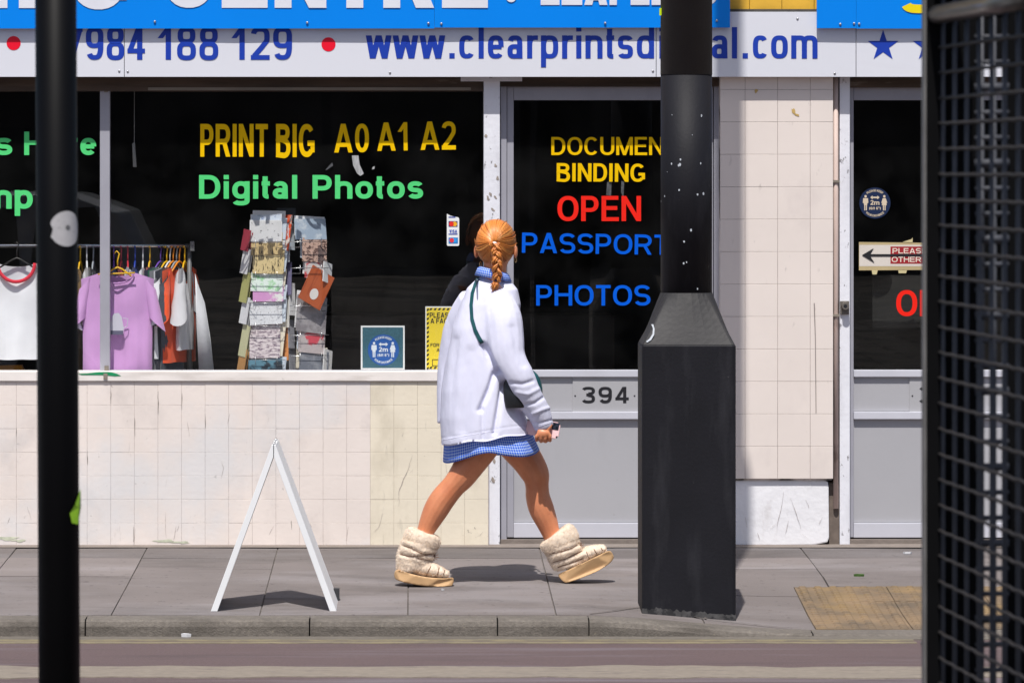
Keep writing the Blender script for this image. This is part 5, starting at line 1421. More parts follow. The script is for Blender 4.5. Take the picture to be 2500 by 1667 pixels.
def limb(mb, pts, n=16, flat_=1.0, side=Vector((0, 1, 0))):
    """pts: (position, radius in the picture plane, depth radius or None); smooth path"""
    P = [Vector(p[0]) for p in pts]; A = [p[1] for p in pts]; B = [(p[2] if len(p) > 2 and p[2] else p[1] * flat_) for p in pts]
    # Catmull-Rom refine
    def cr(v, i, u):
        a, b, c, d = v[max(i - 1, 0)], v[i], v[min(i + 1, len(v) - 1)], v[min(i + 2, len(v) - 1)]
        return .5 * ((2 * b) + (c - a) * u + (2 * a - 5 * b + 4 * c - d) * u * u + (3 * b - a - 3 * c + d) * u ** 3)
    pp, aa, bb = [], [], []
    for i in range(len(P) - 1):
        for k in range(4):
            u = k / 4
            pp.append(cr(P, i, u)); aa.append(cr(A, i, u)); bb.append(cr(B, i, u))
    pp.append(P[-1]); aa.append(A[-1]); bb.append(B[-1])
    rings = []
    for i in range(len(pp)):
        d = (pp[min(i + 1, len(pp) - 1)] - pp[max(i - 1, 0)]).normalized()
        b = (side - d * side.dot(d)).normalized()
        a = d.cross(b)
        rings.append([pp[i] + a * (aa[i] * math.cos(2 * math.pi * k / n)) + b * (bb[i] * math.sin(2 * math.pi * k / n)) for k in range(n)])
    mb.loft(rings)

def ell(mb, c, rx, ry, rz, rot=None, nu=16, nv=10):
    rings = []
    for j in range(nv + 1):
        th = math.pi * (j + .02) / (nv + .04)
        ring = []
        for i in range(nu):
            a = 2 * math.pi * i / nu
            v = Vector((rx * math.sin(th) * math.cos(a), ry * math.sin(th) * math.sin(a), rz * math.cos(th)))
            if rot: v = rot @ v
            ring.append(Vector(c) + v)
        rings.append(ring)
    mb.loft(rings)

M_SKIN = mat('skin', ac(226, 147, 106, .87), 0.42, 0.1, 10, 0.12, 220, spec=.5, sss=.1, stains=((ac(200, 108, 70, .86), 9, .48, .68, .4, Z0), (ac(170, 96, 70, .84), 70, .6, .7, .25, Z0)))
person = empty('person', 'person striding right in oversized white jacket, blue gingham skirt and furry cream boots', 'person', loc=(X(1200, -TP), -TP, zp(X(1200, -TP), TP)))
PL = person.location.copy()
def pobj(name, me, m, parent=None, **k):
    """mesh given in world space, parented under the person (or one of its parts)"""
    o = obj(name, me, m, parent or person, **k)
    if (parent or person) is person: o.location = -PL
    return o

# --- body: head, neck, trunk, arms, hands, legs, feet in one surface
HC = Q(1211, 597, .0)                              # centre of the skull
fa = R(78)                                         # heading of the face: to the right and away
fwd = Vector((math.cos(fa), math.sin(fa), 0)); lef = Vector((-fwd.y, fwd.x, 0)); upv = Vector((0, 0, 1))
HR = Matrix((fwd, lef, upv)).transposed()
body = MB()
ell(body, HC, .090, .076, .100, HR, 20, 14)
ell(body, HC + fwd * .035 - upv * .055, .055, .052, .062, HR)       # jaw
ell(body, HC + fwd * .094 - upv * .022, .014, .011, .022, HR)       # nose
ell(body, HC + fwd * .080 - upv * .062, .012, .024, .008, HR)       # lips
ell(body, HC + fwd * .072 - upv * .092, .016, .02, .014, HR)        # chin
for s_ in (-1, 1):
    ell(body, HC + lef * (s_ * .087) - upv * .030 - fwd * .006, .016, .010, .030, HR)      # ears
    ell(body, HC + fwd * .079 + lef * (.027 * s_) + upv * .006, .008, .016, .007, HR)     # brow
limb(body, [(HC - upv * .05 - fwd * .015, .052, .052), (Q(1208, 672), .05, .052), (Q(1203, 720), .062, .06)])
limb(body, [(Q(1203, 705), .06, .06), (Q(1196, 760), .085, .085), (Q(1190, 850), .095, .09), (Q(1190, 950), .10, .095), (Q(1198, 1040), .12, .12), (Q(1206, 1075), .13, .12)])
# right arm (towards the camera), left arm behind
limb(body, [(Q(1222, 752, -.06), .034), (Q(1238, 830, -.12), .038), (Q(1266, 920, -.14), .036), (Q(1300, 985, -.12), .03), (Q(1327, 1043, -.10), .021)])
limb(body, [(Q(1150, 745, .12), .045), (Q(1122, 850, .15), .042), (Q(1100, 935, .15), .036), (Q(1092, 985, .14), .03), (Q(1086, 1030, .13), .021)])
# legs: right one trails (near), left one reaches forward (far)
dR, dL = -.045, .065
p = U
limb(body, [(Q(1196, 1045, dR), 46 * p), (Q(1176, 1085, dR), 45 * p), (Q(1150, 1128, dR), 38.5 * p), (Q(1126, 1164, dR), 33.5 * p), (Q(1107, 1186, dR), 29.5 * p), (Q(1082, 1216, dR), 31 * p), (Q(1065, 1243, dR), 30.5 * p), (Q(1050, 1272, dR), 26 * p), (Q(1037, 1302, dR), 20.5 * p), (Q(1024, 1345, dR), 18 * p), (Q(1016, 1376, dR), 16 * p)])
limb(body, [(Q(1228, 1045, dL), 46 * p), (Q(1262, 1090, dL), 43 * p), (Q(1288, 1124, dL), 38.5 * p), (Q(1307, 1158, dL), 34.5 * p), (Q(1311, 1184, dL), 29 * p), (Q(1313, 1212, dL), 30 * p), (Q(1322, 1242, dL), 31 * p), (Q(1336, 1276, dL), 26.5 * p), (Q(1347, 1306, dL), 21.5 * p), (Q(1364, 1345, dL), 18 * p), (Q(1380, 1372, dL), 15 * p)])
limb(body, [(Q(1005, 1380, dR), 10 * p), (Q(1045, 1388, dR), 10 * p), (Q(1085, 1399, dR), 6 * p)], side=Vector((0, 1, 0)))
limb(body, [(Q(1382, 1374, dL), 10 * p), (Q(1425, 1356, dL), 10 * p), (Q(1468, 1341, dL), 6 * p)])
# right hand round the phone: long side of the phone points away from the camera
pdir = Vector((-.965, .22, .14)).normalized()       # long side runs from the visible end into the palm
pn = Vector((.20, -.97, .1)); pn = (pn - pdir * pn.dot(pdir)).normalized()   # back of the phone, towards the street
pup = pn.cross(pdir)
PHC = Q(1366, 1052, -.112) + pdir * .0735
wr = Q(1327, 1043, -.10)
palm = Q(1327, 1056, -.136)
limb(body, [(wr, .021, .017), (Q(1328, 1049, -.12), .024, .015), (palm, .030, .0125), (Q(1328, 1064, -.136), .030, .011)])
for i in range(4):
    px = 1309.5 + 11 * i; dn = (0, 2.5, 2, -1)[3 - i]
    limb(body, [(Q(px + 1, 1061, -.137), .0080), (Q(px, 1068 + dn, -.137), .0078), (Q(px, 1075 + dn, -.126), .0076), (Q(px + 1, 1074 + dn, -.110), .0078), (Q(px + 1, 1066 + dn, -.097), .0072), (Q(px + 1, 1058 + dn, -.094), .0062)], n=10)
# thumb over the top edge, its tip on the screen side
limb(body, [(Q(1336, 1048, -.13), .0115), (Q(1342, 1040, -.125), .0105), (Q(1344, 1034, -.112), .0095), (Q(1342, 1036, -.098), .0085), (Q(1338, 1042, -.094), .0072)], n=10)
# left hand, relaxed, below the far cuff
lw = Q(1086, 1030, .13); lpm = lw - upv * .035
limb(body, [(lw, .02, .016), (lpm, .016, .03), (lpm - upv * .03, .014, .032)])
for i in range(4):
    r0 = lpm - upv * .035 + Vector((0, -.024 + .016 * i, 0))
    limb(body, [(r0, .0085), (r0 - upv * .03 + Vector((.004, 0, 0)), .008), (r0 - upv * (.052 + .006 * (i in (1, 2))) + Vector((.018, 0, 0)), .0068)], n=10)
limb(body, [(lpm + Vector((.004, -.02, .005)), .011), (lpm + Vector((.014, -.034, -.02)), .0095), (lpm + Vector((.018, -.032, -.044)), .0078)], n=10)
bme = remesh(body, .0036, 3, .5, 'body')
bo = pobj('body', bme, M_SKIN)
eyes = flat('eye_white', (.75, .74, .72), .2)
for s_ in (-1, 1):
    em = MB(); ell(em, HC + fwd * .080 + lef * (.028 * s_) - upv * .004, .010, .013, .009, HR, 12, 8)
    eo = pobj('eye', em.mesh('eye', True), eyes)
    im = MB(); ell(im, HC + fwd * .0885 + lef * (.028 * s_) - upv * .004, .003, .0055, .0055, HR, 10, 6)
    obj('iris', im.mesh('iris', True), flat('iris_brown', (.05, .03, .02), .2), eo)

# --- hair
def hair_mat():
    m = bpy.data.materials.new('ginger_hair'); m.use_nodes = True
    nt = m.node_tree; N, L = nt.nodes, nt.links; b = N['Principled BSDF']
    b.inputs['Roughness'].default_value = .38; b.inputs['Specular IOR Level'].default_value = .5
    a = N.new('ShaderNodeAttribute'); a.attribute_name = 'tone'
    r = N.new('ShaderNodeValToRGB')
    r.color_ramp.elements[0].color = ac(166, 88, 30, .95) + (1,); r.color_ramp.elements[1].color = ac(246, 182, 108, 1.0) + (1,)
    e = r.color_ramp.elements.new(.5); e.color = ac(216, 132, 60, 1.0) + (1,)
    L.new(a.outputs['Fac'], r.inputs[0]); L.new(r.outputs[0], b.inputs['Base Color'])
    return m
M_HAIR = hair_mat()
tones = []
hair = MB()
def hstrand(pts, rad, tone, n=5):
    a = len(hair.v)
    hair.tube(pts, rad, n)
    tones.extend([tone] * (len(hair.v) - a))
TIE = (Q(1208, 590, -.0) - HC)
tdir = (-fwd * .98 + upv * .14).normalized()
# tie direction seen from the camera must project at the photo's tie point
tdir = Vector((-.10, -.98, .06)).normalized()
RAD = Vector((.096, .0865, .105))                     # fore-aft, side, height of the hair shell
def shell(d, lift=0.0):
    l = HR.transposed() @ d
    k = 1.0 / math.sqrt((l.x / RAD.x) ** 2 + (l.y / RAD.y) ** 2 + (l.z / RAD.z) ** 2)
    return HC + d * (k + lift) + upv * .004
e1 = tdir.cross(upv).normalized(); e2 = e1.cross(tdir)
cap = MB()
ell(cap, HC + upv * .004, RAD.x * .988, RAD.y * .988, RAD.z * .988, HR, 28, 20)
# trim the cap to the scalp: drop what lies on the face and below the hairline
def on_scalp(v):
    d = (Vector(v) - HC)
    l = HR.transposed() @ d
    if l.z < -.062 - .02 * (l.x > -.03): return False
    if l.x > .035 and l.z < .06: return False
    if l.x > .012 and l.z < -.0: return False
    return True
a0_ = len(hair.v)
keep = [f for f in cap.f if len(f) == 4 and all(on_scalp(cap.v[i]) for i in f)]
hair.add(cap.v, keep); tones.extend([.42] * (len(hair.v) - a0_))
rnd = random.Random(5)
for k in range(3200):
    az = 2 * math.pi * rnd.random()
    side = e1 * math.cos(az) + e2 * math.sin(az)
    # how far over the head this strand starts
    up_amt = math.sin(az)
    pol = R(104 + 18 * max(0, up_amt) - 34 * max(0, -up_amt) - 4 * abs(math.cos(az))) * rnd.uniform(.82, 1.02)
    lift = rnd.uniform(.0, .0022) + (rnd.random() < .02) * rnd.uniform(.002, .008)
    tone = min(1, max(0, rnd.gauss(.5, .17) + .45 * noise.noise(Vector((math.cos(az) * 5, math.sin(az) * 5, 1)))))
    pts, rads = [], []
    m = 10
    sw = rnd.gauss(0, .10) - .30 * math.cos(az)
    for i in range(m + 1):
        u = i / m
        ang = pol * (1 - u) + R(3) * u
        w = .05 * math.sin(u * 3.1) * rnd.uniform(-.4, .4)
        az2 = az + sw * math.sin(math.pi * min(1, (1 - u) * 1.1)) * .6
        side = e1 * math.cos(az2) + e2 * math.sin(az2)
        d = (tdir * math.cos(ang) + side * math.sin(ang)).normalized()
        pts.append(shell(d, lift * (1 - u) - .001 + .006 * max(0, u - .8)))
        rads.append(.0012 * (1 - .2 * u))
    q = HR.transposed() @ (pts[0] - HC)
    if q.x > .05 and q.z < .05: continue
    hstrand(pts, rads, tone, 3)
tie0 = shell(tdir, .004)
# braid
def bpath(u):      # u 0..1 from the tie down the nape
    y = 597 + (688 - 597) * u
    x = 1207 + 5 * math.sin(u * 3.0) + 3 * u
    off = -.112 - .010 * math.sin(u * 3.14) + .018 * u
    return Q(x, y, off)
for s3 in range(3):
    for sub in range(26):
        ph = 2 * math.pi * s3 / 3
        so = Vector((rnd.uniform(-1, 1), rnd.uniform(-1, 1), rnd.uniform(-1, 1))) * .0088
        pts, rads = [], []
        m = 40
        for i in range(m + 1):
            u = i / m
            th_ = 2 * math.pi * 1.55 * u + ph
            amp = .0180 * (1 - .25 * u)
            c = bpath(u) + Vector((amp * math.sin(th_), -.0095 * math.sin(2 * th_), 0))
            pts.append(c + so * (1 - .2 * u)); rads.append(.0027 * (1 - .25 * u))
        hstrand(pts, rads, min(1, max(0, rnd.gauss(.48, .2))), 5)
for k in range(70):
    s0 = bpath(1) + Vector((rnd.uniform(-.008, .008), rnd.uniform(-.008, .008), .004))
    dx, dy = rnd.gauss(-.010, .011), rnd.gauss(-.002, .006)
    ln = rnd.uniform(.022, .048)
    hstrand([s0, s0 + Vector((dx * .3 + rnd.uniform(-.004, .004), dy * .4 - .004, -ln * .5)), s0 + Vector((dx, dy, -ln))], [.0032, .0028, .0007], min(1, max(0, rnd.gauss(.42, .2))), 4)
hme = hair.mesh('hair', True, fix=False)
at = hme.attributes.new('tone', 'FLOAT', 'POINT'); at.data.foreach_set('value', tones)
ho = pobj('hair', hme, M_HAIR)
tb = MB(); ell(tb, Q(1207, 594, -.113), .011, .008, .007)
obj('hair_tie', tb.mesh('hair_tie', True), flat('white_elastic', ac(232, 226, 226), .6), ho)
tb2 = MB(); ell(tb2, bpath(.97), .012, .011, .006)
obj('braid_band', tb2.mesh('braid_band', True), flat('navy_elastic', (.02, .035, .16), .6), ho)
for (px, py, dy, s_) in ((1259, 634, -.005, 1), (1173, 646, -.005, -1)):
    c = Q(px, py, dy)
    er = MB().tube([c + Vector((.004 * math.cos(a), .010 * math.cos(a) * .9, .0125 * math.sin(a))) for a in [2 * math.pi * k / 16 for k in range(17)]], .0014, 6)
    pobj('hoop_earring', er.mesh('e', True), mat('gold', (.75, .55, .25), .25, .05, metal=1.0))

# --- jacket
M_JACKET = mat('white_jacket', ac(222, 223, 244, .95), 0.9, 0.03, 12, 0.35, 420)
jk = MB()
def jring(yl, xl, yr, xr, depth, dy=0.0, n=36, pw=2.35):
    a, b = Q(xl, yl, dy), Q(xr, yr, dy)
    c = (a + b) / 2; h = (b - a) / 2
    o = []
    for k in range(n):
        t_ = 2 * math.pi * k / n
        ca, sa = math.cos(t_), math.sin(t_)
        o.append(c + h * math.copysign(abs(ca) ** (2 / pw), ca) + Vector((0, depth * math.copysign(abs(sa) ** (2 / pw), sa), 0)))
    return o
jk.loft([jring(676, 1172, 682, 1240, .060, .02), jring(688, 1156, 694, 1254, .078, .015), jring(704, 1140, 706, 1264, .098), jring(742, 1124, 742, 1272, .122), jring(800, 1104, 800, 1268, .140),
         jring(884, 1087, 880, 1264, .155), jring(955, 1078, 945, 1268, .170), jring(1020, 1075, 1003, 1280, .182), jring(1060, 1077, 1036, 1290, .188), jring(1084, 1078, 1054, 1294, .19), jring(1120, 1078, 1090, 1296, .19)])
limb(jk, [(Q(1214, 732, -.045), 40 * U, 40 * U), (Q(1226, 775, -.09), 48 * U, 44 * U), (Q(1231, 825, -.115), 49 * U, 44 * U), (Q(1238, 872, -.13), 46 * U, 42 * U), (Q(1264, 922, -.135), 41 * U, 40 * U), (Q(1286, 964, -.125), 36 * U, 36 * U), (Q(1314, 1006, -.11), 29 * U, 30 * U), (Q(1329, 1044, -.10), 23.5 * U, 24 * U)])
limb(jk, [(Q(1160, 735, .06), 42 * U, 42 * U), (Q(1128, 800, .12), 44 * U, 44 * U), (Q(1108, 880, .145), 40 * U, 40 * U), (Q(1098, 945, .14), 33 * U, 34 * U), (Q(1091, 1000, .13), 26 * U, 27 * U), (Q(1088, 1035, .125), 22 * U, 24 * U)])
jme = remesh(jk, .0052, 6, .5, 'jacket')
def topx(v):
    s_ = F / (D + v.y); return PPX + v.x * s_, PPY + (HZ - v.z) * s_
folds = [  # polyline in photo pixels, depth (m, inward +), half width (px), near/far limits
    ([(1178, 842), (1196, 880), (1222, 925), (1246, 974)], .022, 7),
    ([(1209, 905), (1196, 945), (1172, 1000)], .018, 6),
    ([(1178, 1000), (1178, 1072)], .009, 5),
    ([(1229, 938), (1220, 985), (1207, 1056)], .018, 6),
    ([(1150, 860), (1138, 960), (1132, 1050)], .006, 14),
    ([(1112, 830), (1104, 930), (1100, 1060)], .005, 10),
    ([(1190, 720), (1186, 790), (1180, 842)], -.004, 8),
    ([(1248, 935), (1276, 938), (1300, 930)], .006, 5),
    ([(1262, 958), (1290, 962), (1312, 950)], -.005, 5),
    ([(1284, 988), (1306, 984), (1326, 970)], .006, 4),
    ([(1300, 1010), (1322, 1000), (1340, 995)], -.005, 4),
    ([(1304, 1034), (1326, 1030), (1350, 1024)], .004, 2.4),
    ([(1250, 800), (1262, 850), (1280, 890)], .005, 9),
    ([(1076, 1069), (1130, 1062), (1180, 1053), (1240, 1042), (1296, 1036)], .0016, 2.0)]
def segd(px, py, a, b):
    dx, dy = b[0] - a[0], b[1] - a[1]
    t_ = max(0, min(1, ((px - a[0]) * dx + (py - a[1]) * dy) / (dx * dx + dy * dy)))
    return math.hypot(px - a[0] - t_ * dx, py - a[1] - t_ * dy)
nm = [v.normal.copy() for v in jme.vertices]
for v, n_ in zip(jme.vertices, nm):
    px, py = topx(v.co)
    d = 0
    if n_.y < .1:
        for pl_, dep, hw in folds:
            q = min(segd(px, py, pl_[i], pl_[i + 1]) for i in range(len(pl_) - 1))
            if q < hw * 3: d -= dep * math.exp(-(q / hw) ** 2)
    c = v.co
    d += .004 * noise.noise(Vector((c.x * 10 + c.z * 2, c.y * 10, c.z * 2.2))) + .0022 * noise.noise(Vector((c.x * 24 + c.z * 4, c.y * 24, c.z * 5))) + .0006 * noise.noise(Vector((c.x * 70, c.y * 70, c.z * 30)))
    v.co = c + n_ * d
    hem = 1084 - 30 * (px - 1078) / 216 + 2.5 * math.sin(px * .07)
    if py > hem and px < 1300 and abs(v.co.y + TP) < .3: v.co.z = Q(px, hem).z
jo = pobj('jacket', jme, M_JACKET)
bvh = BVHTree.FromPolygons([v.co.copy() for v in jme.vertices], [tuple(p.vertices) for p in jme.polygons])
def skin_pt(px, py, lift=.003):
    y = -TP
    camp = Vector((0, -D, HZ)); d = (Q(px, py) - camp).normalized()
    h = bvh.ray_cast(camp, d)
    return (h[0] - d * lift) if h[0] is not None else Q(px, py, -.15)
M_STITCH = flat('seam_stitch', ac(206, 206, 226, 1), .9)
def seam(pts, rad=.0011, lift=.0002, name='seam'):
    fine = []
    for a, b in zip(pts[:-1], pts[1:]):
        for k in range(5): fine.append(skin_pt(a[0] + (b[0] - a[0]) * k / 5, a[1] + (b[1] - a[1]) * k / 5, lift))
    fine.append(skin_pt(*pts[-1], lift))
    o = obj(name, MB().tube(fine, rad, 5).mesh(name, True), M_STITCH, jo); return o
seam([(1082, 1074), (1130, 1065), (1178, 1057), (1206, 1052)])
seam([(1306, 1043), (1326, 1038), (1347, 1031)])
seam([(1204, 712), (1200, 780), (1190, 838)], .0009)

# --- gingham shirt collar and skirt
def gingham(name, sc, ax, dark, light):
    m = bpy.data.materials.new(name); m.use_nodes = True
    nt = m.node_tree; N, L = nt.nodes, nt.links; b = N['Principled BSDF']; b.inputs['Roughness'].default_value = .85
    uv = N.new('ShaderNodeUVMap'); uv.uv_map = 'weave'
    sp_ = N.new('ShaderNodeSeparateXYZ'); L.new(uv.outputs[0], sp_.inputs[0])
    outs = []
    for c in (0, 1):
        mu = N.new('ShaderNodeMath'); mu.operation = 'MULTIPLY'; mu.inputs[1].default_value = sc; L.new(sp_.outputs[c], mu.inputs[0])
        fr = N.new('ShaderNodeMath'); fr.operation = 'FRACT'; L.new(mu.outputs[0], fr.inputs[0])
        gt = N.new('ShaderNodeMath'); gt.operation = 'GREATER_THAN'; gt.inputs[1].default_value = .34; L.new(fr.outputs[0], gt.inputs[0])
        outs.append(gt)
    ad = N.new('ShaderNodeMath'); ad.operation = 'ADD'; L.new(outs[0].outputs[0], ad.inputs[0]); L.new(outs[1].outputs[0], ad.inputs[1])
    hf = N.new('ShaderNodeMath'); hf.operation = 'MULTIPLY'; hf.inputs[1].default_value = .5; L.new(ad.outputs[0], hf.inputs[0])
    mx = N.new('ShaderNodeMix'); mx.data_type = 'RGBA'; mx.inputs[6].default_value = light + (1,); mx.inputs[7].default_value = dark + (1,)
    L.new(hf.outputs[0], mx.inputs[0]); L.new(mx.outputs[2], b.inputs['Base Color'])
    return m
M_GING = gingham('blue_gingham', 1.0, 0, ac(30, 92, 216, .95), ac(196, 216, 252, 1.0))
def grid_cloth(rows, name, m, parent, cell, thick=.002, closed=False):
    """rows: list of rings of points; uv in metres / cell"""
    nv = len(rows); nu = len(rows[0])
    vs = [p_ for r_ in rows for p_ in r_]
    fs = []
    for j in range(nv - 1):
        for i in range(nu if closed else nu - 1):
            k = (i + 1) % nu
            fs.append((j * nu + i, j * nu + k, (j + 1) * nu + k, (j + 1) * nu + i))
    me = bpy.data.meshes.new(name); me.from_pydata([tuple(v) for v in vs], [], fs)
    uvl = me.uv_layers.new(name='weave')
    us = [0.0]
    for i in range(1, nu + 1): us.append(us[-1] + (Vector(rows[-1][i % nu]) - Vector(rows[-1][i - 1])).length)
    vl = [0.0]
    for j in range(1, nv): vl.append(vl[-1] + (Vector(rows[j][0]) - Vector(rows[j - 1][0])).length)
    for pi, poly in enumerate(me.polygons):
        j, i = divmod(pi, nu if closed else nu - 1)
        for li, (a, b) in zip(poly.loop_indices, ((i, j), (i + 1, j), (i + 1, j + 1), (i, j + 1))):
            uvl.data[li].uv = (us[a] / cell, vl[b] / cell)
    me.polygons.foreach_set('use_smooth', [True] * len(me.polygons))
    me.materials.append(m)
    o = pobj(name, me, m) if parent is None else obj(name, me, m, parent)
    s_ = o.modifiers.new('thick', 'SOLIDIFY'); s_.thickness = thick
    return o
rows = []
n = 72
for j in range(9):
    v = j / 8
    xl = 1086 - 3 * v; xr = 1286 + 30 * v
    yl = 1040 + 84 * v; yr = 1030 + 72 * v
    a, b = Q(xl, yl), Q(xr, yr)
    c = (a + b) / 2; h = (b - a) / 2
    ring = []
    for k in range(n):
        t_ = 2 * math.pi * k / n
        rip = 1 + v * (.035 * math.sin(7 * t_ + 1.0) + .02 * math.sin(13 * t_))
        q = c + h * math.cos(t_) * (1 + v * .02 * math.sin(5 * t_)) + Vector((0, (.15 + .03 * v) * math.sin(t_) * rip, 0))
        q.z += v * .010 * math.sin(3 * t_ + .6) + v * .016 * math.exp(-((t_ - 1.5 * math.pi + .1) / .35) ** 2)
        ring.append(q)
    rows.append(ring)
skirt = grid_cloth(rows, 'gingham_skirt', M_GING, None, .0112, closed=True)
# collar: folded band round the neck
rows = []
for j, (ey, er, ez) in enumerate(((0, .050, .0), (.0, .052, .024), (0, .055, .027), (0, .066, .018), (0, .078, -.012))):
    ring = []
    for k in range(33):
        a = R(-235 + 290 * k / 32) - R(0)
        c = Q(1204, 680, .0)
        tilt = .016 * math.cos(a) * -1
        ring.append(c + Vector((er * 1.02 * math.cos(a), er * .95 * math.sin(a), ez + .012 + tilt * .9)))
    rows.append(ring)
collar = grid_cloth(rows, 'gingham_collar', M_GING, None, .0105)

# --- boots
M_FUR = mat('cream_fur', ac(248, 230, 210, .9), 0.95, 0.08, 40, 0.5, 120, sheen=.4, stains=((ac(214, 184, 146, .95), 14, .5, .68, .3, Z0), (ac(196, 172, 146, .95), 75, .54, .68, .3, Z0)))
M_SOLE = mat('tan_sole', ac(212, 172, 126, .88), 0.65, 0.05, 20, 0.15, 80)
M_LACE = flat('brown_lace', ac(140, 98, 72, .9), .8)
def boot(sole_pts, shaft, foot, cuff, laces, dy, lab, wid=.060, bow=None, seed=1):
    b = empty('boot', parent=person)
    b['label'] = lab
    b.location = -PL
    # sole: outline in the picture plane with rounded plan
    mb = MB()
    dense = []
    for i in range(len(sole_pts)):
        q0, q1, q2, q3 = [sole_pts[(i + o_) % len(sole_pts)] for o_ in (-1, 0, 1, 2)]
        for k in range(4):
            t_ = k / 4
            dense.append(tuple(.5 * (2 * q1[c] + (q2[c] - q0[c]) * t_ + (2 * q0[c] - 5 * q1[c] + 4 * q2[c] - q3[c]) * t_ * t_ + (3 * q1[c] - q0[c] - 3 * q2[c] + q3[c]) * t_ ** 3) for c in (0, 1)))
    sole_pts = dense
    nz = 16; rings = []
    xs = [q[0] for q in sole_pts]; x0, x1 = min(xs), max(xs)
    for k in range(nz + 1):
        w = -1 + 2 * k / nz
        ring = []
        for (px, py) in sole_pts:
            u = (px - x0) / (x1 - x0)
            half = wid * (.80 + .28 * math.sin(math.pi * min(1, u * 1.05)) ) * (1.0 if u < .75 else math.sqrt(max(.08, 1 - ((u - .75) / .28) ** 2)))
            half *= (1.0 if u > .14 else math.sqrt(max(.15, 1 - ((.14 - u) / .16) ** 2)))
            ring.append(Q(px, py, dy + half * w))
        rings.append(ring)
    mb.loft(rings)
    obj('sole', remesh(mb, .004, 5, .5, 'sole'), M_SOLE, b)
    up = MB()
    limb(up, shaft); limb(up, foot)
    me = remesh(up, .0055, 8, .5, 'upper')
    nn = [v.normal.copy() for v in me.vertices]
    lac2 = laces
    for v, n_ in zip(me.vertices, nn):
        px, py = topx(v.co)
        d = .003 * noise.noise(v.co * 24 + Vector((seed, 0, 0))) + .0024 * noise.noise(v.co * 85)
        for li_, pl_ in enumerate(lac2):
            q = min(segd(px, py, pl_[i], pl_[i + 1]) for i in range(len(pl_) - 1))
            if q < 14: d -= (.0055 * math.exp(-(q / 3.2) ** 2) - .002 * math.exp(-((q - 8) / 5) ** 2)) * (1 if li_ < 3 else .3)
        v.co = v.co + n_ * d
    cf = MB()
    limb(cf, cuff, n=20)
    cme = remesh(cf, .005, 6, .5, 'cuff')
    for v in cme.vertices: v.co = v.co + v.normal * (.0028 * noise.noise(v.co * 30) + .0012 * noise.noise(v.co * 90))
    rn_ = random.Random(seed)
    for nm_, m_ in (('fur_upper', me), ('fur_cuff', cme)):
        # short fibres growing out of the surface
        vs = [tuple(v.co) for v in m_.vertices]; fs = [tuple(q.vertices) for q in m_.polygons]
        polys = list(m_.polygons)
        N_ = 15000 if nm_ == 'fur_upper' else 9000
        for _ in range(N_):
            pl_ = rn_.choice(polys); c = pl_.center; n_ = pl_.normal
            t1 = n_.orthogonal().normalized(); a = rn_.uniform(0, 6.28)
            t1 = t1 * math.cos(a) + n_.cross(t1) * math.sin(a)
            ln = rn_.uniform(.005, .010)
            tip = c + n_ * ln * .75 + t1 * ln * .5 - Vector((0, 0, .3 * ln))
            wv = n_.cross(t1).normalized() * .0006
            k = len(vs)
            vs += [tuple(c + wv - n_ * .001), tuple(c - wv - n_ * .001), tuple(tip)]
            fs.append((k, k + 1, k + 2))
        o2 = bpy.data.meshes.new(nm_); o2.from_pydata(vs, [], fs)
        o2.polygons.foreach_set('use_smooth', [True] * len(o2.polygons))
        obj(nm_, o2, M_FUR, b)
    bv = BVHTree.FromPolygons([v.co.copy() for v in me.vertices], [tuple(q.vertices) for q in me.polygons])
    camp = Vector((0, -D, HZ))
    for pl_ in laces:
        pts = []
        for a, b2 in zip(pl_[:-1], pl_[1:]):
            for k in range(6):
                px, py = a[0] + (b2[0] - a[0]) * k / 6, a[1] + (b2[1] - a[1]) * k / 6
                d = (Q(px, py) - camp).normalized(); h = bv.ray_cast(camp, d)
                if h[0] is not None: pts.append(h[0] - d * .002)
        if len(pts) > 2: obj('lace', MB().tube(pts, .0019, 5).mesh('lace', True), M_LACE, b)
    if bow:
        mb = MB()
        c = Q(bow[0], bow[1], dy - .02)
        for k in range(7):
            a = R(-150 + 40 * k); mb.tube([c, c + Vector((.012 * math.cos(a), -.006, .012 * math.sin(a))), c + Vector((.02 * math.cos(a + .4), -.004, .018 * math.sin(a + .4) - .004))], .0015, 5)
        obj('lace_bow', mb.mesh('lace_bow', True), M_LACE, b)
    return b
u = U
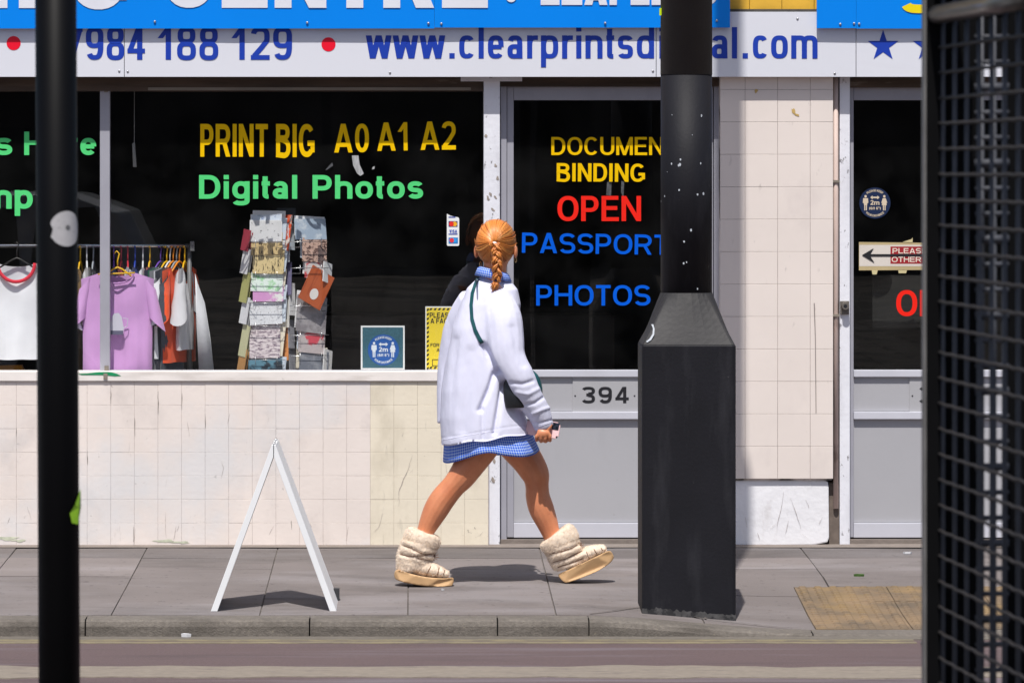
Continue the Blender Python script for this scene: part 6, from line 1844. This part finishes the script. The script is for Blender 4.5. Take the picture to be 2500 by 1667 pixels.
boot([(966, 1391), (964, 1411), (980, 1419), (1000, 1424), (1030, 1429), (1060, 1431), (1090, 1431), (1104, 1429), (1107, 1410), (1085, 1411), (1050, 1409), (1020, 1404), (990, 1396)],
     [(Q(1031, 1312, dR), 41 * u, 40 * u), (Q(1022, 1335, dR), 43.5 * u, 42 * u), (Q(1014, 1358, dR), 44 * u, 36 * u), (Q(1010, 1376, dR), 43 * u, 34 * u), (Q(1012, 1391, dR), 42 * u, 32 * u)],
     [(Q(1000, 1378, dR), 18 * u, 30 * u), (Q(1040, 1387, dR), 20 * u, 31 * u), (Q(1070, 1395, dR), 15 * u, 31 * u), (Q(1095, 1402, dR), 8 * u, 22 * u)],
     [(Q(1036, 1297, dR), 36 * u, 34 * u), (Q(1034, 1303, dR), 43 * u, 40 * u), (Q(1031, 1314, dR), 45 * u, 42 * u), (Q(1028, 1325, dR), 44 * u, 41 * u), (Q(1026, 1332, dR), 38 * u, 36 * u)],
     [[(983, 1330), (1005, 1338), (1030, 1351), (1060, 1354)], [(978, 1352), (1000, 1358), (1030, 1356), (1060, 1352)], [(1020, 1362), (1040, 1366), (1062, 1370)], [(1052, 1382), (1044, 1396), (1040, 1406)], [(1072, 1384), (1070, 1396), (1066, 1406)], [(1086, 1390), (1084, 1398), (1082, 1407)]],
     dR, 'furry cream boot on the trailing foot, flat on the slab', bow=(1060, 1356), seed=3)
boot([(1364, 1401), (1367, 1411), (1378, 1421), (1388, 1421), (1420, 1410), (1460, 1393), (1488, 1375), (1498, 1362), (1496, 1352), (1486, 1344), (1455, 1358), (1420, 1375), (1390, 1389)],
     [(Q(1366, 1318, dL), 43 * u, 40 * u), (Q(1376, 1342, dL), 43 * u, 42 * u), (Q(1382, 1360, dL), 42 * u, 35 * u), (Q(1389, 1381, dL), 37 * u, 32 * u)],
     [(Q(1380, 1374, dL), 16 * u, 30 * u), (Q(1418, 1358, dL), 19 * u, 31 * u), (Q(1450, 1345, dL), 15 * u, 31 * u), (Q(1478, 1337, dL), 8 * u, 22 * u)],
     [(Q(1356, 1300, dL), 38 * u, 36 * u), (Q(1360, 1306, dL), 46 * u, 41 * u), (Q(1365, 1316, dL), 49 * u, 43 * u), (Q(1370, 1328, dL), 47 * u, 42 * u), (Q(1373, 1335, dL), 40 * u, 38 * u)],
     [[(1342, 1352), (1370, 1346), (1395, 1338), (1412, 1328)], [(1350, 1372), (1380, 1364), (1410, 1350), (1424, 1342)], [(1362, 1384), (1400, 1372), (1430, 1360)], [(1432, 1346), (1436, 1358), (1440, 1368)], [(1450, 1340), (1456, 1350), (1460, 1358)], [(1468, 1338), (1472, 1344), (1474, 1350)]],
     dL, 'furry cream boot on the leading foot, heel down and toe raised', bow=(1416, 1331), seed=8)

# --- phone, bag and strap
ph = empty('phone', 'pale pink phone held in the right hand', 'phone', loc=PHC)
ph.matrix_world = Matrix.Translation(PHC) @ Matrix((pdir, pup, pn)).transposed().to_4x4()
pm = bpy.data.meshes.new('case'); bm = bmesh.new()
bmesh.ops.create_cube(bm, size=1)
for v in bm.verts: v.co = Vector((v.co.x * .147, v.co.y * .072, v.co.z * .009))
bmesh.ops.bevel(bm, geom=[e for e in bm.edges if abs((e.verts[0].co - e.verts[1].co).z) > .005], offset=.011, segments=5, affect='EDGES')
bmesh.ops.bevel(bm, geom=[e for e in bm.edges if abs((e.verts[0].co - e.verts[1].co).z) < .001], offset=.0016, segments=2, affect='EDGES')
bm.to_mesh(pm); bm.free()
obj('case', pm, flat('pink_case', ac(240, 200, 204, 1.0), .35), ph)
cb = MB().box(-.069, -.039, -.033, -.002, .0046, .0066)
ci = obj('camera_island', cb, flat('dark_glass', (.015, .017, .03), .12), ph, bevel=.0015)
for a, b_ in ((-.061, -.010), (-.047, -.025)):
    obj('camera_lens', MB().loft([[(a + r * math.cos(k * .628), b_ + r * math.sin(k * .628), z) for k in range(10)] for r, z in ((.006, .0066), (.0055, .008), (.003, .0078))]), flat('lens_black', (.004, .004, .006), .08), ci)
obj('screen', MB().box(-.068, .068, -.032, .032, -.0050, -.0046), flat('phone_screen', (.01, .01, .012), .1), ph)

bag = empty('shoulder_bag', 'small dark teal shoulder bag worn across the body', 'bag', loc=Q(1278, 960, .03))
BL = bag.location.copy()
M_BAG = mat('teal_leather', (.008, .075, .085), 0.35, 0.15, 20, spec=.5)
M_BAGD = mat('dark_leather', (.010, .011, .014), 0.4, 0.15)
bg_ = MB(); limb(bg_, [(Q(1250, 925, -.13), 20 * U, .02), (Q(1254, 945, -.145), 27 * U, .024), (Q(1257, 970, -.152), 28 * U, .026), (Q(1258, 996, -.155), 25 * U, .022)], n=14, side=Vector((0, 1, 0)))
bm_ = remesh(bg_, .006, 6, .5, 'pouch')
o = obj('pouch', bm_, M_BAGD, bag); o.location = -BL
tf = MB(); limb(tf, [(Q(1293, 905, -.02), 7 * U, .02), (Q(1306, 925, -.02), 12 * U, .03), (Q(1316, 950, -.02), 9 * U, .025), (Q(1320, 966, -.02), 4 * U, .015)], n=12)
o = obj('flap', remesh(tf, .004, 4, .5, 'flap'), M_BAG, bag); o.location = -BL
line = [(1166, 680), (1160, 694), (1153, 716), (1150, 745), (1152, 778), (1160, 806), (1170, 826), (1179, 841)]
L_, R2 = [], []
for i in range(len(line) - 1):
    for k in range(5):
        a, b_ = line[i], line[i + 1]
        px, py = a[0] + (b_[0] - a[0]) * k / 5, a[1] + (b_[1] - a[1]) * k / 5
        dx, dy_ = b_[0] - a[0], b_[1] - a[1]; l_ = math.hypot(dx, dy_); nx_, ny_ = -dy_ / l_, dx / l_
        wd = 3.2 + 1.8 * (i / 7)
        L_.append(skin_pt(px + nx_ * wd, py + ny_ * wd, .004)); R2.append(skin_pt(px - nx_ * wd, py - ny_ * wd, .004))
m_ = len(L_)
sm = MB(); sm.add(L_ + R2, [(i, i + 1, m_ + i + 1, m_ + i) for i in range(m_ - 1)])
o = obj('strap', sm, M_BAG, bag); o.location = -BL
s_ = o.modifiers.new('thick', 'SOLIDIFY'); s_.thickness = .003; s_.offset = 0
fs_ = MB().tube([Q(1166, 680, -.02), Q(1190, 684, .09), Q(1235, 740, .165), Q(1276, 850, .14), Q(1290, 905, .02)], .004, 6)
o = obj('front_strap', fs_.mesh('front_strap', True), M_BAG, bag); o.location = -BL
